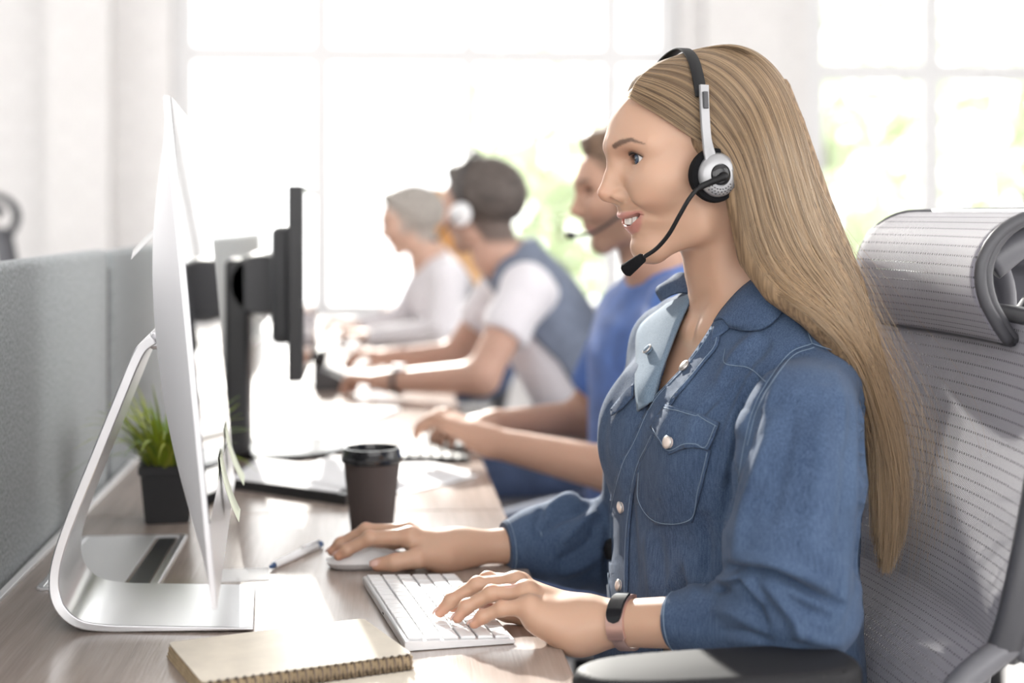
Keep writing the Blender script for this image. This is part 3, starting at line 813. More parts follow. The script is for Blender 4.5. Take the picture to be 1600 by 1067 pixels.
# ------------------------------------------------------------------ implicit surfaces (organic shapes) meshed with surface nets
F32 = np.float32
def V3(p): return np.array([p[0], p[1], p[2]], dtype=F32)
def s_sphere(p, c, r): return np.sqrt(((p - V3(c)) ** 2).sum(1)) - F32(r)
def s_ell(p, c, r, R=None):
    q = p - V3(c)
    if R is not None: q = q @ np.asarray(R, dtype=F32).T
    r = V3(r)
    k0 = np.sqrt(((q / r) ** 2).sum(1)) + 1e-9
    k1 = np.sqrt(((q / (r * r)) ** 2).sum(1)) + 1e-9
    return k0 * (k0 - 1) / k1
def s_cone(p, a, b, r1, r2):
    a, b = V3(a), V3(b)
    ab = b - a
    t = np.clip(((p - a) @ ab) / max(float(ab @ ab), 1e-12), 0, 1)
    q = p - a - t[:, None] * ab
    return np.sqrt((q * q).sum(1)) - (F32(r1) + t * F32(r2 - r1))
def s_chain(p, pts, rs, k=0.0):
    d = None
    for i in range(len(pts) - 1):
        e = s_cone(p, pts[i], pts[i + 1], rs[i], rs[i + 1])
        d = e if d is None else (smin(d, e, k) if k else np.minimum(d, e))
    return d
def smin(a, b, k):
    if k <= 0: return np.minimum(a, b)
    h = np.maximum(k - np.abs(a - b), 0) / k
    return np.minimum(a, b) - h * h * F32(k * 0.25)
def smax(a, b, k): return -smin(-a, -b, k)
def sstep(e0, e1, x):
    t = np.clip((x - e0) / (e1 - e0), 0, 1)
    return t * t * (3 - 2 * t)
def vnoise(p, seed=0):
    """smooth value noise in [-1, 1]"""
    i = np.floor(p).astype(np.int64); f = (p - i).astype(F32); f = f * f * (3 - 2 * f)
    def h(a, b, c):
        n = (a * 374761393 + b * 668265263 + c * 2147483647 + seed * 974711) & 0xffffffff
        n = ((n ^ (n >> 13)) * 1274126177) & 0xffffffff
        return ((n ^ (n >> 16)) & 0xffff).astype(F32) / F32(32767.5) - 1
    x, y, z = i[:, 0], i[:, 1], i[:, 2]
    fx, fy, fz = f[:, 0], f[:, 1], f[:, 2]
    def lx(yy, zz): return h(x, yy, zz) * (1 - fx) + h(x + 1, yy, zz) * fx
    return (lx(y, z) * (1 - fy) + lx(y + 1, z) * fy) * (1 - fz) + (lx(y, z + 1) * (1 - fy) + lx(y + 1, z + 1) * fy) * fz

def surface_nets(fn, lo, hi, h, B=8, slack=1.08):
    """sparse surface nets: only blocks near the surface are sampled. returns verts (n,3), quads (m,4)"""
    lo = np.array(lo, dtype=np.float64); hi = np.array(hi, dtype=np.float64)
    nb = np.maximum(np.ceil((hi - lo) / (h * B)).astype(int), 1)
    gi = np.stack(np.meshgrid(*[np.arange(n) for n in nb], indexing='ij'), -1).reshape(-1, 3)
    bs = h * B
    keep = []
    for s in range(0, len(gi), 400000):
        g = gi[s:s + 400000]
        c = (lo + (g + 0.5) * bs).astype(F32)
        keep.append(g[np.abs(fn(c)) < bs * 0.87 * slack + 0.5 * h])
    g = np.concatenate(keep)
    n1 = B + 1
    loc = np.stack(np.meshgrid(*[np.arange(n1)] * 3, indexing='ij'), -1).reshape(-1, 3)
    ND = (nb * B + 4).astype(np.int64)
    def key(ijk): return ((ijk[..., 0] + 1) * ND[1] + ijk[..., 1] + 1) * ND[2] + ijk[..., 2] + 1
    VK, VP, E = [], [], []
    corners = np.array([[i, j, k] for i in (0, 1) for j in (0, 1) for k in (0, 1)])
    edges = [(a, b) for a in range(8) for b in range(a + 1, 8) if np.abs(corners[a] - corners[b]).sum() == 1]
    step = max(1, 300000 // n1 ** 3)
    for s in range(0, len(g), step):
        gb = g[s:s + step]
        base = gb * B
        ijk = base[:, None, :] + loc[None]
        val = fn((lo + ijk.reshape(-1, 3) * h).astype(F32)).reshape(len(gb), n1, n1, n1)
        sg = val < 0
        cs = np.stack([sg[:, a:a + B, b:b + B, c:c + B] for a, b, c in corners], -1)
        ns = cs.sum(-1)
        cb, ci, cj, ck = np.nonzero((ns > 0) & (ns < 8))
        if len(cb) == 0: continue
        cv = np.stack([val[cb, ci + a, cj + b, ck + c] for a, b, c in corners], -1)
        acc = np.zeros((len(cb), 3)); cnt = np.zeros(len(cb))
        for a, b in edges:
            va, vb = cv[:, a], cv[:, b]
            m = (va < 0) != (vb < 0)
            t = np.where(m, va / np.where(m, va - vb, 1), 0)
            pt = corners[a] + t[:, None] * (corners[b] - corners[a])
            acc += pt * m[:, None]; cnt += m
        cell = base[cb] + np.stack([ci, cj, ck], -1)
        VK.append(key(cell)); VP.append(lo + (cell + acc / cnt[:, None]) * h)
        for ax in range(3):
            d = [0, 0, 0]; d[ax] = 1
            A = sg[:, :B, :B, :B]; Bq = sg[:, d[0]:d[0] + B, d[1]:d[1] + B, d[2]:d[2] + B]
            eb, ei, ej, ek = np.nonzero(A != Bq)
            if len(eb) == 0: continue
            pt = base[eb] + np.stack([ei, ej, ek], -1)
            E.append((ax, pt, A[eb, ei, ej, ek]))
    VK = np.concatenate(VK); VP = np.concatenate(VP)
    VK, idx = np.unique(VK, return_index=True); VP = VP[idx]
    Q = []
    for ax, pt, inside in E:
        o1 = np.zeros(3, int); o2 = np.zeros(3, int); o1[(ax + 1) % 3] = 1; o2[(ax + 2) % 3] = 1
        ks = [key(pt - o1 - o2), key(pt - o2), key(pt), key(pt - o1)]
        ix = [np.searchsorted(VK, k) for k in ks]
        ok = np.ones(len(pt), bool)
        for k, i in zip(ks, ix):
            i2 = np.minimum(i, len(VK) - 1); ok &= VK[i2] == k
        q = np.stack(ix, 1)
        fl = ~inside
        q[fl] = q[fl][:, ::-1]
        Q.append(q[ok])
    return VP, np.concatenate(Q)
def mesh_np(name, V, Q):
    me = bpy.data.meshes.new(name)
    V = np.asarray(V, dtype=np.float32); Q = np.asarray(Q, dtype=np.int32)
    me.vertices.add(len(V)); me.vertices.foreach_set('co', V.ravel())
    me.loops.add(Q.size); me.loops.foreach_set('vertex_index', Q.ravel())
    me.polygons.add(len(Q)); me.polygons.foreach_set('loop_start', np.arange(0, Q.size, Q.shape[1], dtype=np.int32))
    try: me.polygons.foreach_set('loop_total', np.full(len(Q), Q.shape[1], dtype=np.int32))
    except Exception: pass
    me.update(calc_edges=True)
    me.polygons.foreach_set('use_smooth', np.ones(len(Q), dtype=bool))
    return me
def vnormals(V, Q):
    n = np.cross(V[Q[:, 2]] - V[Q[:, 0]], V[Q[:, 3]] - V[Q[:, 1]])
    N_ = np.zeros_like(V)
    for k in range(4): np.add.at(N_, Q[:, k], n)
    return N_ / (np.linalg.norm(N_, axis=1, keepdims=True) + 1e-12)
def smooth_v(V, Q, it=1, f=0.5):
    E = np.concatenate([Q[:, [0, 1]], Q[:, [1, 2]], Q[:, [2, 3]], Q[:, [3, 0]]])
    for _ in range(it):
        a = np.zeros_like(V); c = np.zeros(len(V))
        np.add.at(a, E[:, 0], V[E[:, 1]]); np.add.at(c, E[:, 0], 1)
        np.add.at(a, E[:, 1], V[E[:, 0]]); np.add.at(c, E[:, 1], 1)
        V = V + f * (a / np.maximum(c, 1)[:, None] - V)
    return V
def bvh_of(V, Q): return BVHTree.FromPolygons([tuple(v) for v in V], [tuple(int(i) for i in q) for q in Q])
def cast_px(bvh, px, py):
    o = Vector(CAMP); d = (P(px, py, 1.0) - o).normalized()
    loc, nrm, i, dist = bvh.ray_cast(o, d)
    return loc, nrm
class Frame:
    """local frame: x forward, y to the person's left, z up"""
    def __init__(self, O, f, up=(0, 0, 1)):
        self.O = np.array(O, float); f = np.array(f, float); up = np.array(up, float)
        f /= np.linalg.norm(f); y = np.cross(up, f); y /= np.linalg.norm(y); z = np.cross(f, y)
        self.R = np.stack([f, y, z])            # rows
    def to(self, p): return ((p - self.O.astype(F32)) @ self.R.T.astype(F32)).astype(F32)
    def out(self, q): return np.asarray(q, float) @ self.R + self.O
    def pt(self, x, y, z): return Vector(self.out(np.array([[x, y, z]]))[0])
def view_frame(O, yaw_deg, pitch=0.0, roll=0.0):
    """frame at O looking left as seen by the camera, turned yaw degrees towards it"""
    O = Vector(O); v = Vector((O.x, O.y, 0)).normalized(); r = Vector((v.y, -v.x, 0)); c = -v
    a = math.radians(yaw_deg)
    f = -r * math.cos(a) + c * math.sin(a)
    l = Vector((0, 0, 1)).cross(f)
    pt = math.radians(pitch)
    f2 = f * math.cos(pt) + Vector((0, 0, 1)) * math.sin(pt)
    up = f2.cross(l).normalized()
    rl = math.radians(roll)
    up = up * math.cos(rl) + l * math.sin(rl)
    return Frame(O, f2, up)

# ---- a head in its own frame (origin between the ears at eye height, metres)
def line2d(y, z, pts, rs=None):
    """distance in the frontal plane to a polyline of (y, z), with radius along it"""
    best = None
    for i in range(len(pts) - 1):
        (y0, z0), (y1, z1) = pts[i], pts[i + 1]
        dy, dz = y1 - y0, z1 - z0
        t = np.clip(((y - y0) * dy + (z - z0) * dz) / (dy * dy + dz * dz), 0, 1)
        e = np.sqrt((y - y0 - t * dy) ** 2 + (z - z0 - t * dz) ** 2)
        if rs is not None: e = e - (rs[i] + t * (rs[i + 1] - rs[i]))
        best = e if best is None else np.minimum(best, e)
    return best
LIPS = {True: ([(0, -0.0662), (0.010, -0.0652), (0.020, -0.0636), (0.0285, -0.0606)], [0.0040, 0.0040, 0.0030, 0.0012], [(0, -0.0806), (0.010, -0.0788), (0.0195, -0.0722), (0.0280, -0.0622)], [0.0054, 0.0046, 0.0029, 0.0008]),
        False: ([(0, -0.0685), (0.011, -0.0690), (0.0240, -0.0705)], [0.0040, 0.0036, 0.0014], [(0, -0.0775), (0.010, -0.0765), (0.0235, -0.0715)], [0.0050, 0.0044, 0.0014])}
BROW = ([(0.0165, 0.0125), (0.0250, 0.0162), (0.0370, 0.0188), (0.0500, 0.0138)], [0.0028, 0.0029, 0.0022, 0.0007])
CREASE = [(0.0185, -0.0390), (0.0255, -0.0480), (0.0315, -0.0570)]
EYE = (0.0655, 0.0308, -0.0018)
EYE_DROP = 0.0028
def warp(q):
    """upper face a little lower, lower face a little further back"""
    q = q.copy()
    z = q[:, 2].copy()
    q[:, 2] += EYE_DROP * sstep(-0.062, -0.046, z)
    q[:, 0] += (0.0018 * sstep(-0.055, -0.064, z) + 0.0036 * sstep(-0.070, -0.082, z)) * sstep(0.0, 0.05, q[:, 0])
    return q
def bump2(e, w): return np.clip(1 - (np.maximum(e, 0) / w) ** 2, 0, 1) ** 2
def head_sdf(q, G):
    """q in head frame; G parameter dict for differences between people"""
    q = warp(q)
    qa = q.copy(); qa[:, 1] = np.abs(qa[:, 1])            # symmetric
    x, y, z = qa[:, 0], qa[:, 1], qa[:, 2]
    d = s_ell(q, (-0.012, 0, 0.030), (0.0965, 0.0720, 0.077))
    d = smin(d, s_ell(q, (0.030, 0, 0.014), (0.0635, 0.056, 0.055)), 0.03)
    d = smin(d, s_ell(q, (0.026, 0, -0.036), (0.052, 0.052 * G['wide'], 0.056)), 0.03)
    # cheekbones and cheeks
    d = smin(d, s_ell(qa, (0.042, 0.041, -0.024), (0.027, 0.021, 0.017)), 0.025)
    d = smin(d, s_ell(qa, (0.0575, 0.0300, -0.0350), (0.0215, 0.0185, 0.0190)), 0.020)
    # jaw and chin
    j = G['jaw']
    d = smin(d, s_cone(qa, (0.006, 0.045 * j, -0.058), (0.008, 0.043 * j, -0.074), 0.016, 0.014), 0.03)
    d = smin(d, s_cone(qa, (0.008, 0.043 * j, -0.074), (0.050, 0.013 * j, -0.0995), 0.014, 0.0150), 0.022)
    d = smin(d, s_ell(q, (0.0570, 0, -0.0990), (0.0175, 0.0170 * j, 0.0165)), 0.018)
    # mouth mound
    d = smin(d, s_ell(q, (0.0475, 0, -0.0610), (0.0370, 0.0285, 0.0250)), 0.016)
    # brow ridge
    d = smin(d, s_cone(qa, (0.0895, 0.004, 0.0120), (0.0655, 0.045, 0.0130), 0.0085, 0.0065), 0.016)
    # eye sockets
    d = smax(d, -s_ell(qa, (0.0925, 0.0290, -0.0030), (0.0135, 0.0150, 0.0090)), 0.014)
    # nose
    nz = s_cone(q, (0.0875, 0, 0.004), (0.0940, 0, -0.020), 0.0062, 0.0066)
    nz = smin(nz, s_cone(q, (0.0940, 0, -0.020), (0.1020, 0, -0.0375), 0.0064, 0.0077), 0.006)
    nz = smin(nz, s_cone(q, (0.086, 0, -0.012), (0.089, 0, -0.036), 0.0072, 0.0090), 0.010)
    nz = smin(nz, s_ell(qa, (0.0875, 0.0098, -0.0410), (0.0095, 0.0060, 0.0062)), 0.005)
    nz = smin(nz, s_cone(q, (0.1000, 0, -0.0435), (0.0880, 0, -0.0475), 0.0035, 0.004), 0.005)
    d = smin(d, nz, 0.009)
    d = smax(d, -s_ell(qa, (0.0945, 0.0068, -0.0490), (0.0060, 0.0030, 0.0048)), 0.003)
    front = sstep(0.035, 0.055, x)
    # wing of the nose set off from the cheek
    d = d + 0.0014 * np.exp(-(line2d(y, z, [(0.0165, -0.0330), (0.0195, -0.0400), (0.0165, -0.0470)]) / 0.0022) ** 2) * front
    up, lw = line2d(y, z, LIPS[G['smile']][0], LIPS[G['smile']][1]), line2d(y, z, LIPS[G['smile']][2], LIPS[G['smile']][3])
    d = d - 0.0026 * bump2(up + 0.0035, 0.0050) * front
    d = d - 0.0026 * bump2(lw + 0.0045, 0.0062) * front
    if G['smile']:
        d = d + 0.0017 * np.exp(-(line2d(y, z, CREASE) / 0.0034) ** 2) * front * sstep(-0.0600, -0.0500, z)
        d = d - 0.0020 * np.exp(-(((y - 0.035) / 0.011) ** 2 + ((z + 0.048) / 0.010) ** 2)) * front
        d = d + 0.0014 * np.exp(-(((y - 0.0315) / 0.0045) ** 2 + ((z + 0.0640) / 0.0050) ** 2)) * front
        u = y / 0.0275
        zc = -0.0724 + 0.0108 * u * u
        slit = np.abs(z - zc) - 0.0038 * (1 - u ** 4)
        slit = np.maximum(slit, y - 0.0275)
        slit = np.maximum(slit, 0.052 - x)
        d = smax(d, -slit, 0.0014)
    # philtrum, the dip over the chin
    d = d + 0.0010 * np.exp(-(line2d(y, z, [(0, -0.0530), (0, -0.0605)]) / 0.0028) ** 2) * front
    d = d + 0.0006 * np.exp(-((y / 0.016) ** 2 + ((z + 0.0905) / 0.0050) ** 2)) * front
    # lids over the eyeballs, with the open slit
    if G.get('lids', True):
        lid = s_sphere(qa, EYE, 0.0141)
        d = smin(d, lid, 0.005)
        u = (y - EYE[1]) / 0.0130
        zc = EYE[2] + 0.0012 * u
        d = d + 0.0012 * np.exp(-((z - zc - 0.0074 * np.clip(1 - u * u * 0.8, 0, 1) - 0.0008) / 0.0011) ** 2) * (np.abs(u) < 1.15) * front
        op = 0.0053 * (1 - np.abs(u) ** 2.3)
        slit = np.abs(z - zc) - op
        slit = np.maximum(slit, 0.058 - x)
        slit = np.maximum(slit, np.abs(u) * 0.0130 - 0.0130)
        d = smax(d, -slit, 0.0010)
        d = np.maximum(d, -s_sphere(qa, EYE, 0.0127))
    # ear
    if G.get('ears', True):
        e = s_ell(qa, (0.000, 0.0720, -0.018), (0.0165, 0.0060, 0.029))
        e = smax(e, -s_ell(qa, (0.004, 0.0775, -0.014), (0.009, 0.0050, 0.017)), 0.004)
        d = smin(d, e, 0.006)
    return d
def head_cols(q, G):
    """skin, lips, brows painted on the mesh"""
    q0 = q; q = warp(q)
    qa = q.copy(); qa[:, 1] = np.abs(qa[:, 1])
    x, y, z = qa[:, 0], qa[:, 1], qa[:, 2]
    skin = np.array(G['skin'])
    c = np.tile(skin, (len(q), 1))
    front = sstep(0.035, 0.055, x)
    def blend(c, col, w): return c + (np.array(col) - c) * np.clip(w, 0, 1)[:, None]
    blush = 1 - sstep(0.0, 0.028, np.sqrt(((qa - V3((0.060, 0.036, -0.042))) ** 2).sum(1)))
    c = blend(c, skin * np.array([1.02, 0.84, 0.82]), blush * 0.7)
    nose = 1 - sstep(0.004, 0.018, np.sqrt(((q - V3((0.104, 0, -0.040))) ** 2).sum(1)))
    c = blend(c, skin * np.array([1.0, 0.88, 0.87]), nose * 0.5)
    socket_shade = np.exp(-(((y - 0.030) / 0.018) ** 2 + ((z - 0.003) / 0.0085) ** 2)) * front
    c = blend(c, skin * np.array([0.72, 0.60, 0.58]), socket_shade * 0.75)  # darker skin tone painted in as shading of the eye hollows
    st = G['smile']
    up, lw = line2d(y, z, LIPS[st][0], LIPS[st][1]), line2d(y, z, LIPS[st][2], LIPS[st][3])
    lip = np.minimum(up, lw)
    c = blend(c, G['lip'], (1 - sstep(-0.0008, 0.0008, lip)) * front)
    if st:
        u = y / 0.0275
        ins = (np.abs(z + 0.0724 - 0.0108 * u * u) < 0.0036 * (1 - u * u)) & (x < 0.074) & (x > 0.045) & (y < 0.028)
        c[ins] = (0.16, 0.05, 0.045)
    if G.get('lids', True):
        u = (y - EYE[1]) / 0.0130
        lash = np.exp(-((z - EYE[2] - 0.0012 * u - 0.0057 * np.clip(1 - u * u, 0, 1)) / 0.0013) ** 2) * (np.abs(u) < 1.08) * front * sstep(-1.0, -0.55, u)
        c = blend(c, np.array((0.06, 0.04, 0.035)), lash * 0.8)
    if G.get('brow') is not None:
        b = line2d(y, z, BROW[0], BROW[1]) + 0.0005 * vnoise(q * np.array([400, 900, 1800], dtype=F32), 3)
        c = blend(c, G['brow'], (1 - sstep(-0.0012, 0.0010, b)) * 0.85 * front)
    if G.get('stubble') is not None:
        s_ = sstep(-0.03, -0.055, z + 0.25 * (x - 0.05)) * sstep(-0.03, 0.02, x) * sstep(0.0005, 0.004, lip)
        c = blend(c, G['stubble'], s_ * 0.45)
    if G.get('hairline') is not None:
        c = blend(c, G['hair'], G['hairline'](q0))
    return c
# ------------------------------------------------------------------ the blond woman: body, shirt, jeans
HO = P(1079, 245, 1.65)
HF = view_frame(HO, 24)
TO = P(1145, 700, 1.66)
TF = view_frame((TO.x, TO.y, 0), 32)
WG = dict(wide=0.97, jaw=0.95, smile=True, skin=(0.51, 0.318, 0.222), lip=(0.47, 0.215, 0.180), brow=(0.09, 0.055, 0.040), ears=True)
W_LEV = np.array([  # z, x centre, half width, half depth of the loose shirt
    (0.50, 0.03, 0.195, 0.150), (0.62, 0.015, 0.182, 0.135), (0.72, 0.004, 0.166, 0.124), (0.80, 0.000, 0.157, 0.118), (0.88, 0.000, 0.160, 0.118),
    (0.95, -0.004, 0.164, 0.112), (1.00, -0.010, 0.160, 0.100), (1.035, -0.018, 0.145, 0.086), (1.065, -0.026, 0.118, 0.072), (1.095, -0.034, 0.085, 0.062), (1.13, -0.042, 0.060, 0.056)], dtype=F32)
def loft_sdf(q, lev, grow=0.0, n=2.3):
    z = q[:, 2]
    cx = np.interp(z, lev[:, 0], lev[:, 1]); w = np.interp(z, lev[:, 0], lev[:, 2]) + grow; t = np.interp(z, lev[:, 0], lev[:, 3]) + grow
    k = (np.abs((q[:, 0] - cx) / t) ** n + np.abs(q[:, 1] / w) ** n) ** (1 / n)
    d = (k - 1) * np.minimum(w, t) * 0.95
    return np.maximum(d, np.maximum(z - lev[-1, 0], lev[0, 0] - z)).astype(F32)
# arms, in world coordinates
LS, RS = TF.pt(-0.002, 0.150, 0.996), TF.pt(-0.010, -0.155, 1.018)
LE, RE = P(1252, 952, 1.425), P(1005, 868, 1.915)
LM, RM = P(1248, 745, 1.445), P(1020, 700, 1.86)
LW, RW = P(925, 974, 1.535), P(728, 856, 1.862)
LFm, RFm = P(1100, 972, 1.470), P(840, 850, 1.885)
hand_L = dict(
    wrist=[LW, P(895, 975, 1.537)],
    fingers=[([(812, 912, 1.588), (762, 906, 1.600), (726, 925, 1.604), (708, 948, 1.602)], [.0105, .0083, .0073, .0060]),
             ([(806, 911, 1.566), (746, 914, 1.575), (706, 938, 1.579), (688, 956, 1.579)], [.0108, .0083, .0074, .0060]),
             ([(822, 925, 1.547), (768, 927, 1.553), (729, 948, 1.555), (715, 965, 1.555)], [.0105, .0080, .0071, .0058]),
             ([(826, 948, 1.527), (784, 951, 1.531), (754, 964, 1.535), (741, 974, 1.535)], [.0098, .0073, .0065, .0055])],
    thumb=([(880, 968, 1.560), (832, 965, 1.598), (792, 958, 1.603), (758, 950, 1.596)], [.016, .0105, .0090, .0070]),
    palm=[((905, 985, 1.528), (836, 960, 1.530), .0215, .0150), ((900, 968, 1.545), (830, 932, 1.552), .0205, .0135), ((895, 962, 1.556), (820, 920, 1.580), .0190, .0125), ((895, 990, 1.522), (850, 968, 1.524), .0190, .0150)])
hand_R = dict(
    wrist=[RW, P(700, 862, 1.860)],
    fingers=[([(640, 839, 1.838), (577, 841, 1.838), (541, 860, 1.838), (529, 868, 1.838)], [.0112, .0088, .0075, .0062]),
             ([(635, 832, 1.860), (572, 829, 1.864), (532, 850, 1.864), (519, 861, 1.864)], [.0112, .0088, .0075, .0062]),
             ([(642, 836, 1.882), (588, 836, 1.888), (556, 852, 1.888), (543, 861, 1.888)], [.0108, .0084, .0072, .0060]),
             ([(655, 844, 1.902), (618, 848, 1.910), (594, 859, 1.910), (582, 864, 1.910)], [.0100, .0076, .0066, .0056])],
    thumb=([(690, 868, 1.838), (652, 872, 1.812), (616, 879, 1.806), (590, 882, 1.808)], [.0155, .0122, .0105, .0080]),
    palm=[((698, 862, 1.872), (655, 848, 1.895), .0195, .0135), ((700, 858, 1.862), (648, 842, 1.872), .0195, .0145), ((698, 856, 1.850), (648, 844, 1.842), .0195, .0145), ((690, 872, 1.850), (660, 864, 1.832), .0170, .0130)])
def PP(t): return t if isinstance(t, Vector) else P(*t)
def hand_sdf(p, Hd, k=0.007):
    d = None
    for a, b, r1, r2 in Hd['palm']:
        e = s_cone(p, PP(a), PP(b), r1, r2)
        d = e if d is None else smin(d, e, 0.016)
    w = Hd['wrist']
    tp, tr = Hd['thumb']
    d = smin(d, s_cone(p, PP(w[1]), PP(tp[0]), 0.018, tr[0]), 0.016)
    t = s_chain(p, [PP(x) for x in tp], tr, 0.004)
    d = smin(d, t, 0.011)
    fs = None
    for pts, rs in Hd['fingers']:
        q = [PP(x) for x in pts]
        f = s_chain(p, q, rs, 0.003)
        for i in (1, 2):                                    # knuckles
            f = smin(f, s_sphere(p, q[i] + Vector((0, 0, 0.0006)), rs[i] * 1.04), 0.004)
        d2 = smin(d, f, k) if fs is None else None
        fs = f if fs is None else np.minimum(fs, f)
    d = smin(d, fs, k)
    for pts, rs in Hd['fingers']:
        d = smin(d, s_sphere(p, PP(pts[0]) + Vector((0, 0, 0.001)), rs[0] * 1.0), 0.008)
    return d
def in_box(p, pts, m):
    a = np.array([list(PP(x)) for x in pts]); lo, hi = a.min(0) - m, a.max(0) + m
    return lo, hi
def torso_skin(p):
    q = TF.to(p)
    d = loft_sdf(q, W_LEV, -0.013)
    qa = q.copy(); qa[:, 1] = np.abs(qa[:, 1])
    d = smin(d, s_ell(qa, (0.062, 0.068, 0.925), (0.052, 0.060, 0.058)), 0.04)
    d = smin(d, s_cone(qa, (-0.035, 0.045, 1.075), (-0.006, 0.125, 0.992), 0.030, 0.030), 0.04)
    # collar bones and the notch between
    d = smin(d, s_cone(qa, (0.042, 0.014, 1.050), (0.014, 0.120, 1.046), 0.006, 0.006), 0.016)
    return d
NK0 = HF.pt(-0.032, 0, -0.055); NK1 = HF.pt(-0.048, 0, -0.118); NK2 = TF.pt(-0.038, 0, 1.055)
def woman_head(p):
    q = HF.to(p)
    d = head_sdf(q, WG)
    nk = s_chain(p, [NK0, NK1, NK2], [0.049, 0.0465, 0.056], 0.02)
    # sternomastoid cord from behind the ear to the notch
    sm = s_chain(p, [HF.pt(-0.022, 0.056, -0.050), HF.pt(-0.020, 0.036, -0.115), TF.pt(0.022, 0.022, 1.062)], [0.009, 0.009, 0.006])
    nk = smin(nk, sm, 0.018)
    return smin(d, nk, 0.020)
def woman_upper(p): return smin(woman_head(p), torso_skin(p), 0.045)
def arm_L(p): return smin(s_chain(p, [LFm, LW, hand_L['wrist'][1]], [0.0265, 0.0225, 0.0215], 0.02), hand_sdf(p, hand_L), 0.018)
def arm_R(p): return smin(s_chain(p, [RFm, RW, hand_R['wrist'][1]], [0.0245, 0.0195, 0.0190], 0.02), hand_sdf(p, hand_R), 0.018)
def bounds(pts, m):
    a = np.array([list(PP(x)) for x in pts]); return a.min(0) - m, a.max(0) + m
parts_v, parts_q, parts_c = [], [], []
def add_part(V, Q, C):
    o = sum(len(v) for v in parts_v)
    parts_v.append(V); parts_q.append(Q + o); parts_c.append(C)
HEADC = np.array(HO)
V, Q = surface_nets(woman_upper, HEADC - np.array([0.17, 0.17, 0.33]), HEADC + np.array([0.15, 0.17, 0.14]), SKIN_H)
qh = HF.to(V.astype(F32))
C = head_cols(qh, WG)
add_part(V, Q, C)
SK = np.array(WG['skin'])
def hand_cols(V, Hd):
    c = np.tile(SK, (len(V), 1))
    for pts, rs in Hd['fingers'] + [Hd['thumb']]:
        a, b = np.array(PP(pts[2])), np.array(PP(pts[3]))
        tip = b + (b - a) / np.linalg.norm(b - a) * rs[3] * 0.3
        w = 1 - sstep(0.004, 0.020, np.linalg.norm(V - tip, axis=1))
        c = c + (SK * np.array([1.06, 0.84, 0.82]) - c) * (w * 0.6)[:, None]
        for i in (1, 2):
            w = 1 - sstep(0.003, 0.009, np.linalg.norm(V - np.array(PP(pts[i])) - np.array([0, 0, rs[i]]), axis=1))
            c = c + (SK * np.array([1.0, 0.82, 0.80]) - c) * (w * 0.45)[:, None]
        # nail on the back of the last joint
        dr = (b - a) / np.linalg.norm(b - a)
        up = np.array([0, 0, 1.0]) - dr * dr[2]; up /= np.linalg.norm(up)
        if pts is Hd['thumb'][0]: up = np.array(Vector((-0.1, -0.75, 0.6)).normalized()); up = up - dr * (up @ dr); up /= np.linalg.norm(up)
        n0 = b + up * rs[3]
        rel = V - n0; la = rel @ dr; lu = rel @ up; ls = np.linalg.norm(rel - np.outer(la, dr) - np.outer(lu, up), axis=1)
        w = (1 - sstep(0.8, 1.0, np.sqrt((la / 0.0065) ** 2 + (ls / 0.0045) ** 2))) * (lu > -0.003)
        c = c + (np.array([0.58, 0.36, 0.30]) - c) * (w * 0.8)[:, None]
    return c
lo, hi = bounds([x for f in hand_L['fingers'] for x in f[0]] + [LW, LFm] + hand_L['thumb'][0], 0.035)
V, Q = surface_nets(arm_L, lo, hi, SKIN_H); add_part(V, Q, hand_cols(V, hand_L))
lo, hi = bounds([x for f in hand_R['fingers'] for x in f[0]] + [RW, RFm] + hand_R['thumb'][0], 0.035)
V, Q = surface_nets(arm_R, lo, hi, SKIN_H); add_part(V, Q, hand_cols(V, hand_R))
def hidden(p):                                              # what the clothes cover
    d = torso_skin(p)
    d = smin(d, s_chain(p, [LS, LM, LE, LFm], [0.028, 0.034, 0.032, 0.026], 0.02), 0.03)
    d = smin(d, s_chain(p, [RS, RM, RE, RFm], [0.034, 0.036, 0.032, 0.024], 0.02), 0.03)
    for s in (-1, 1):
        hp, kn = TF.pt(0.03, s * 0.09, 0.555), TF.pt(0.46, s * 0.11, 0.545)
        an, tt = TF.pt(0.50, s * 0.11, 0.09), TF.pt(0.62, s * 0.13, 0.035)
        d = smin(d, s_chain(p, [hp, kn, an, tt], [0.075, 0.052, 0.035, 0.03], 0.03), 0.03)
    return d
V, Q = surface_nets(hidden, np.array(TO) - np.array([0.85, 0.6, 1.0]), np.array([TO.x + 0.35, TO.y + 0.5, 1.045]), 0.009)
add_part(V, Q, np.tile(SK, (len(V), 1)))
me = mesh_np('person', np.concatenate(parts_v), np.concatenate(parts_q))
set_cols(me, np.concatenate(parts_c))
M['skin'] = attr_mat('skin', 0.46, 0.45, sss=0.22, bump=(900, 0.12, 0.0004))
WOM = empty('person', (TO.x, TO.y, 0), 0, 'woman in a denim shirt with long blond hair, smiling, typing', 'person')
def wpart(name, me_, mt, parent=None, smooth=True):
    o = link(name, me_, mt, parent or WOM, smooth)
    o.matrix_parent_inverse = Matrix.Identity(4)
    if parent is None or parent is WOM: o.location = -WOM.location
    return o
body = wpart('body', me, M['skin'])


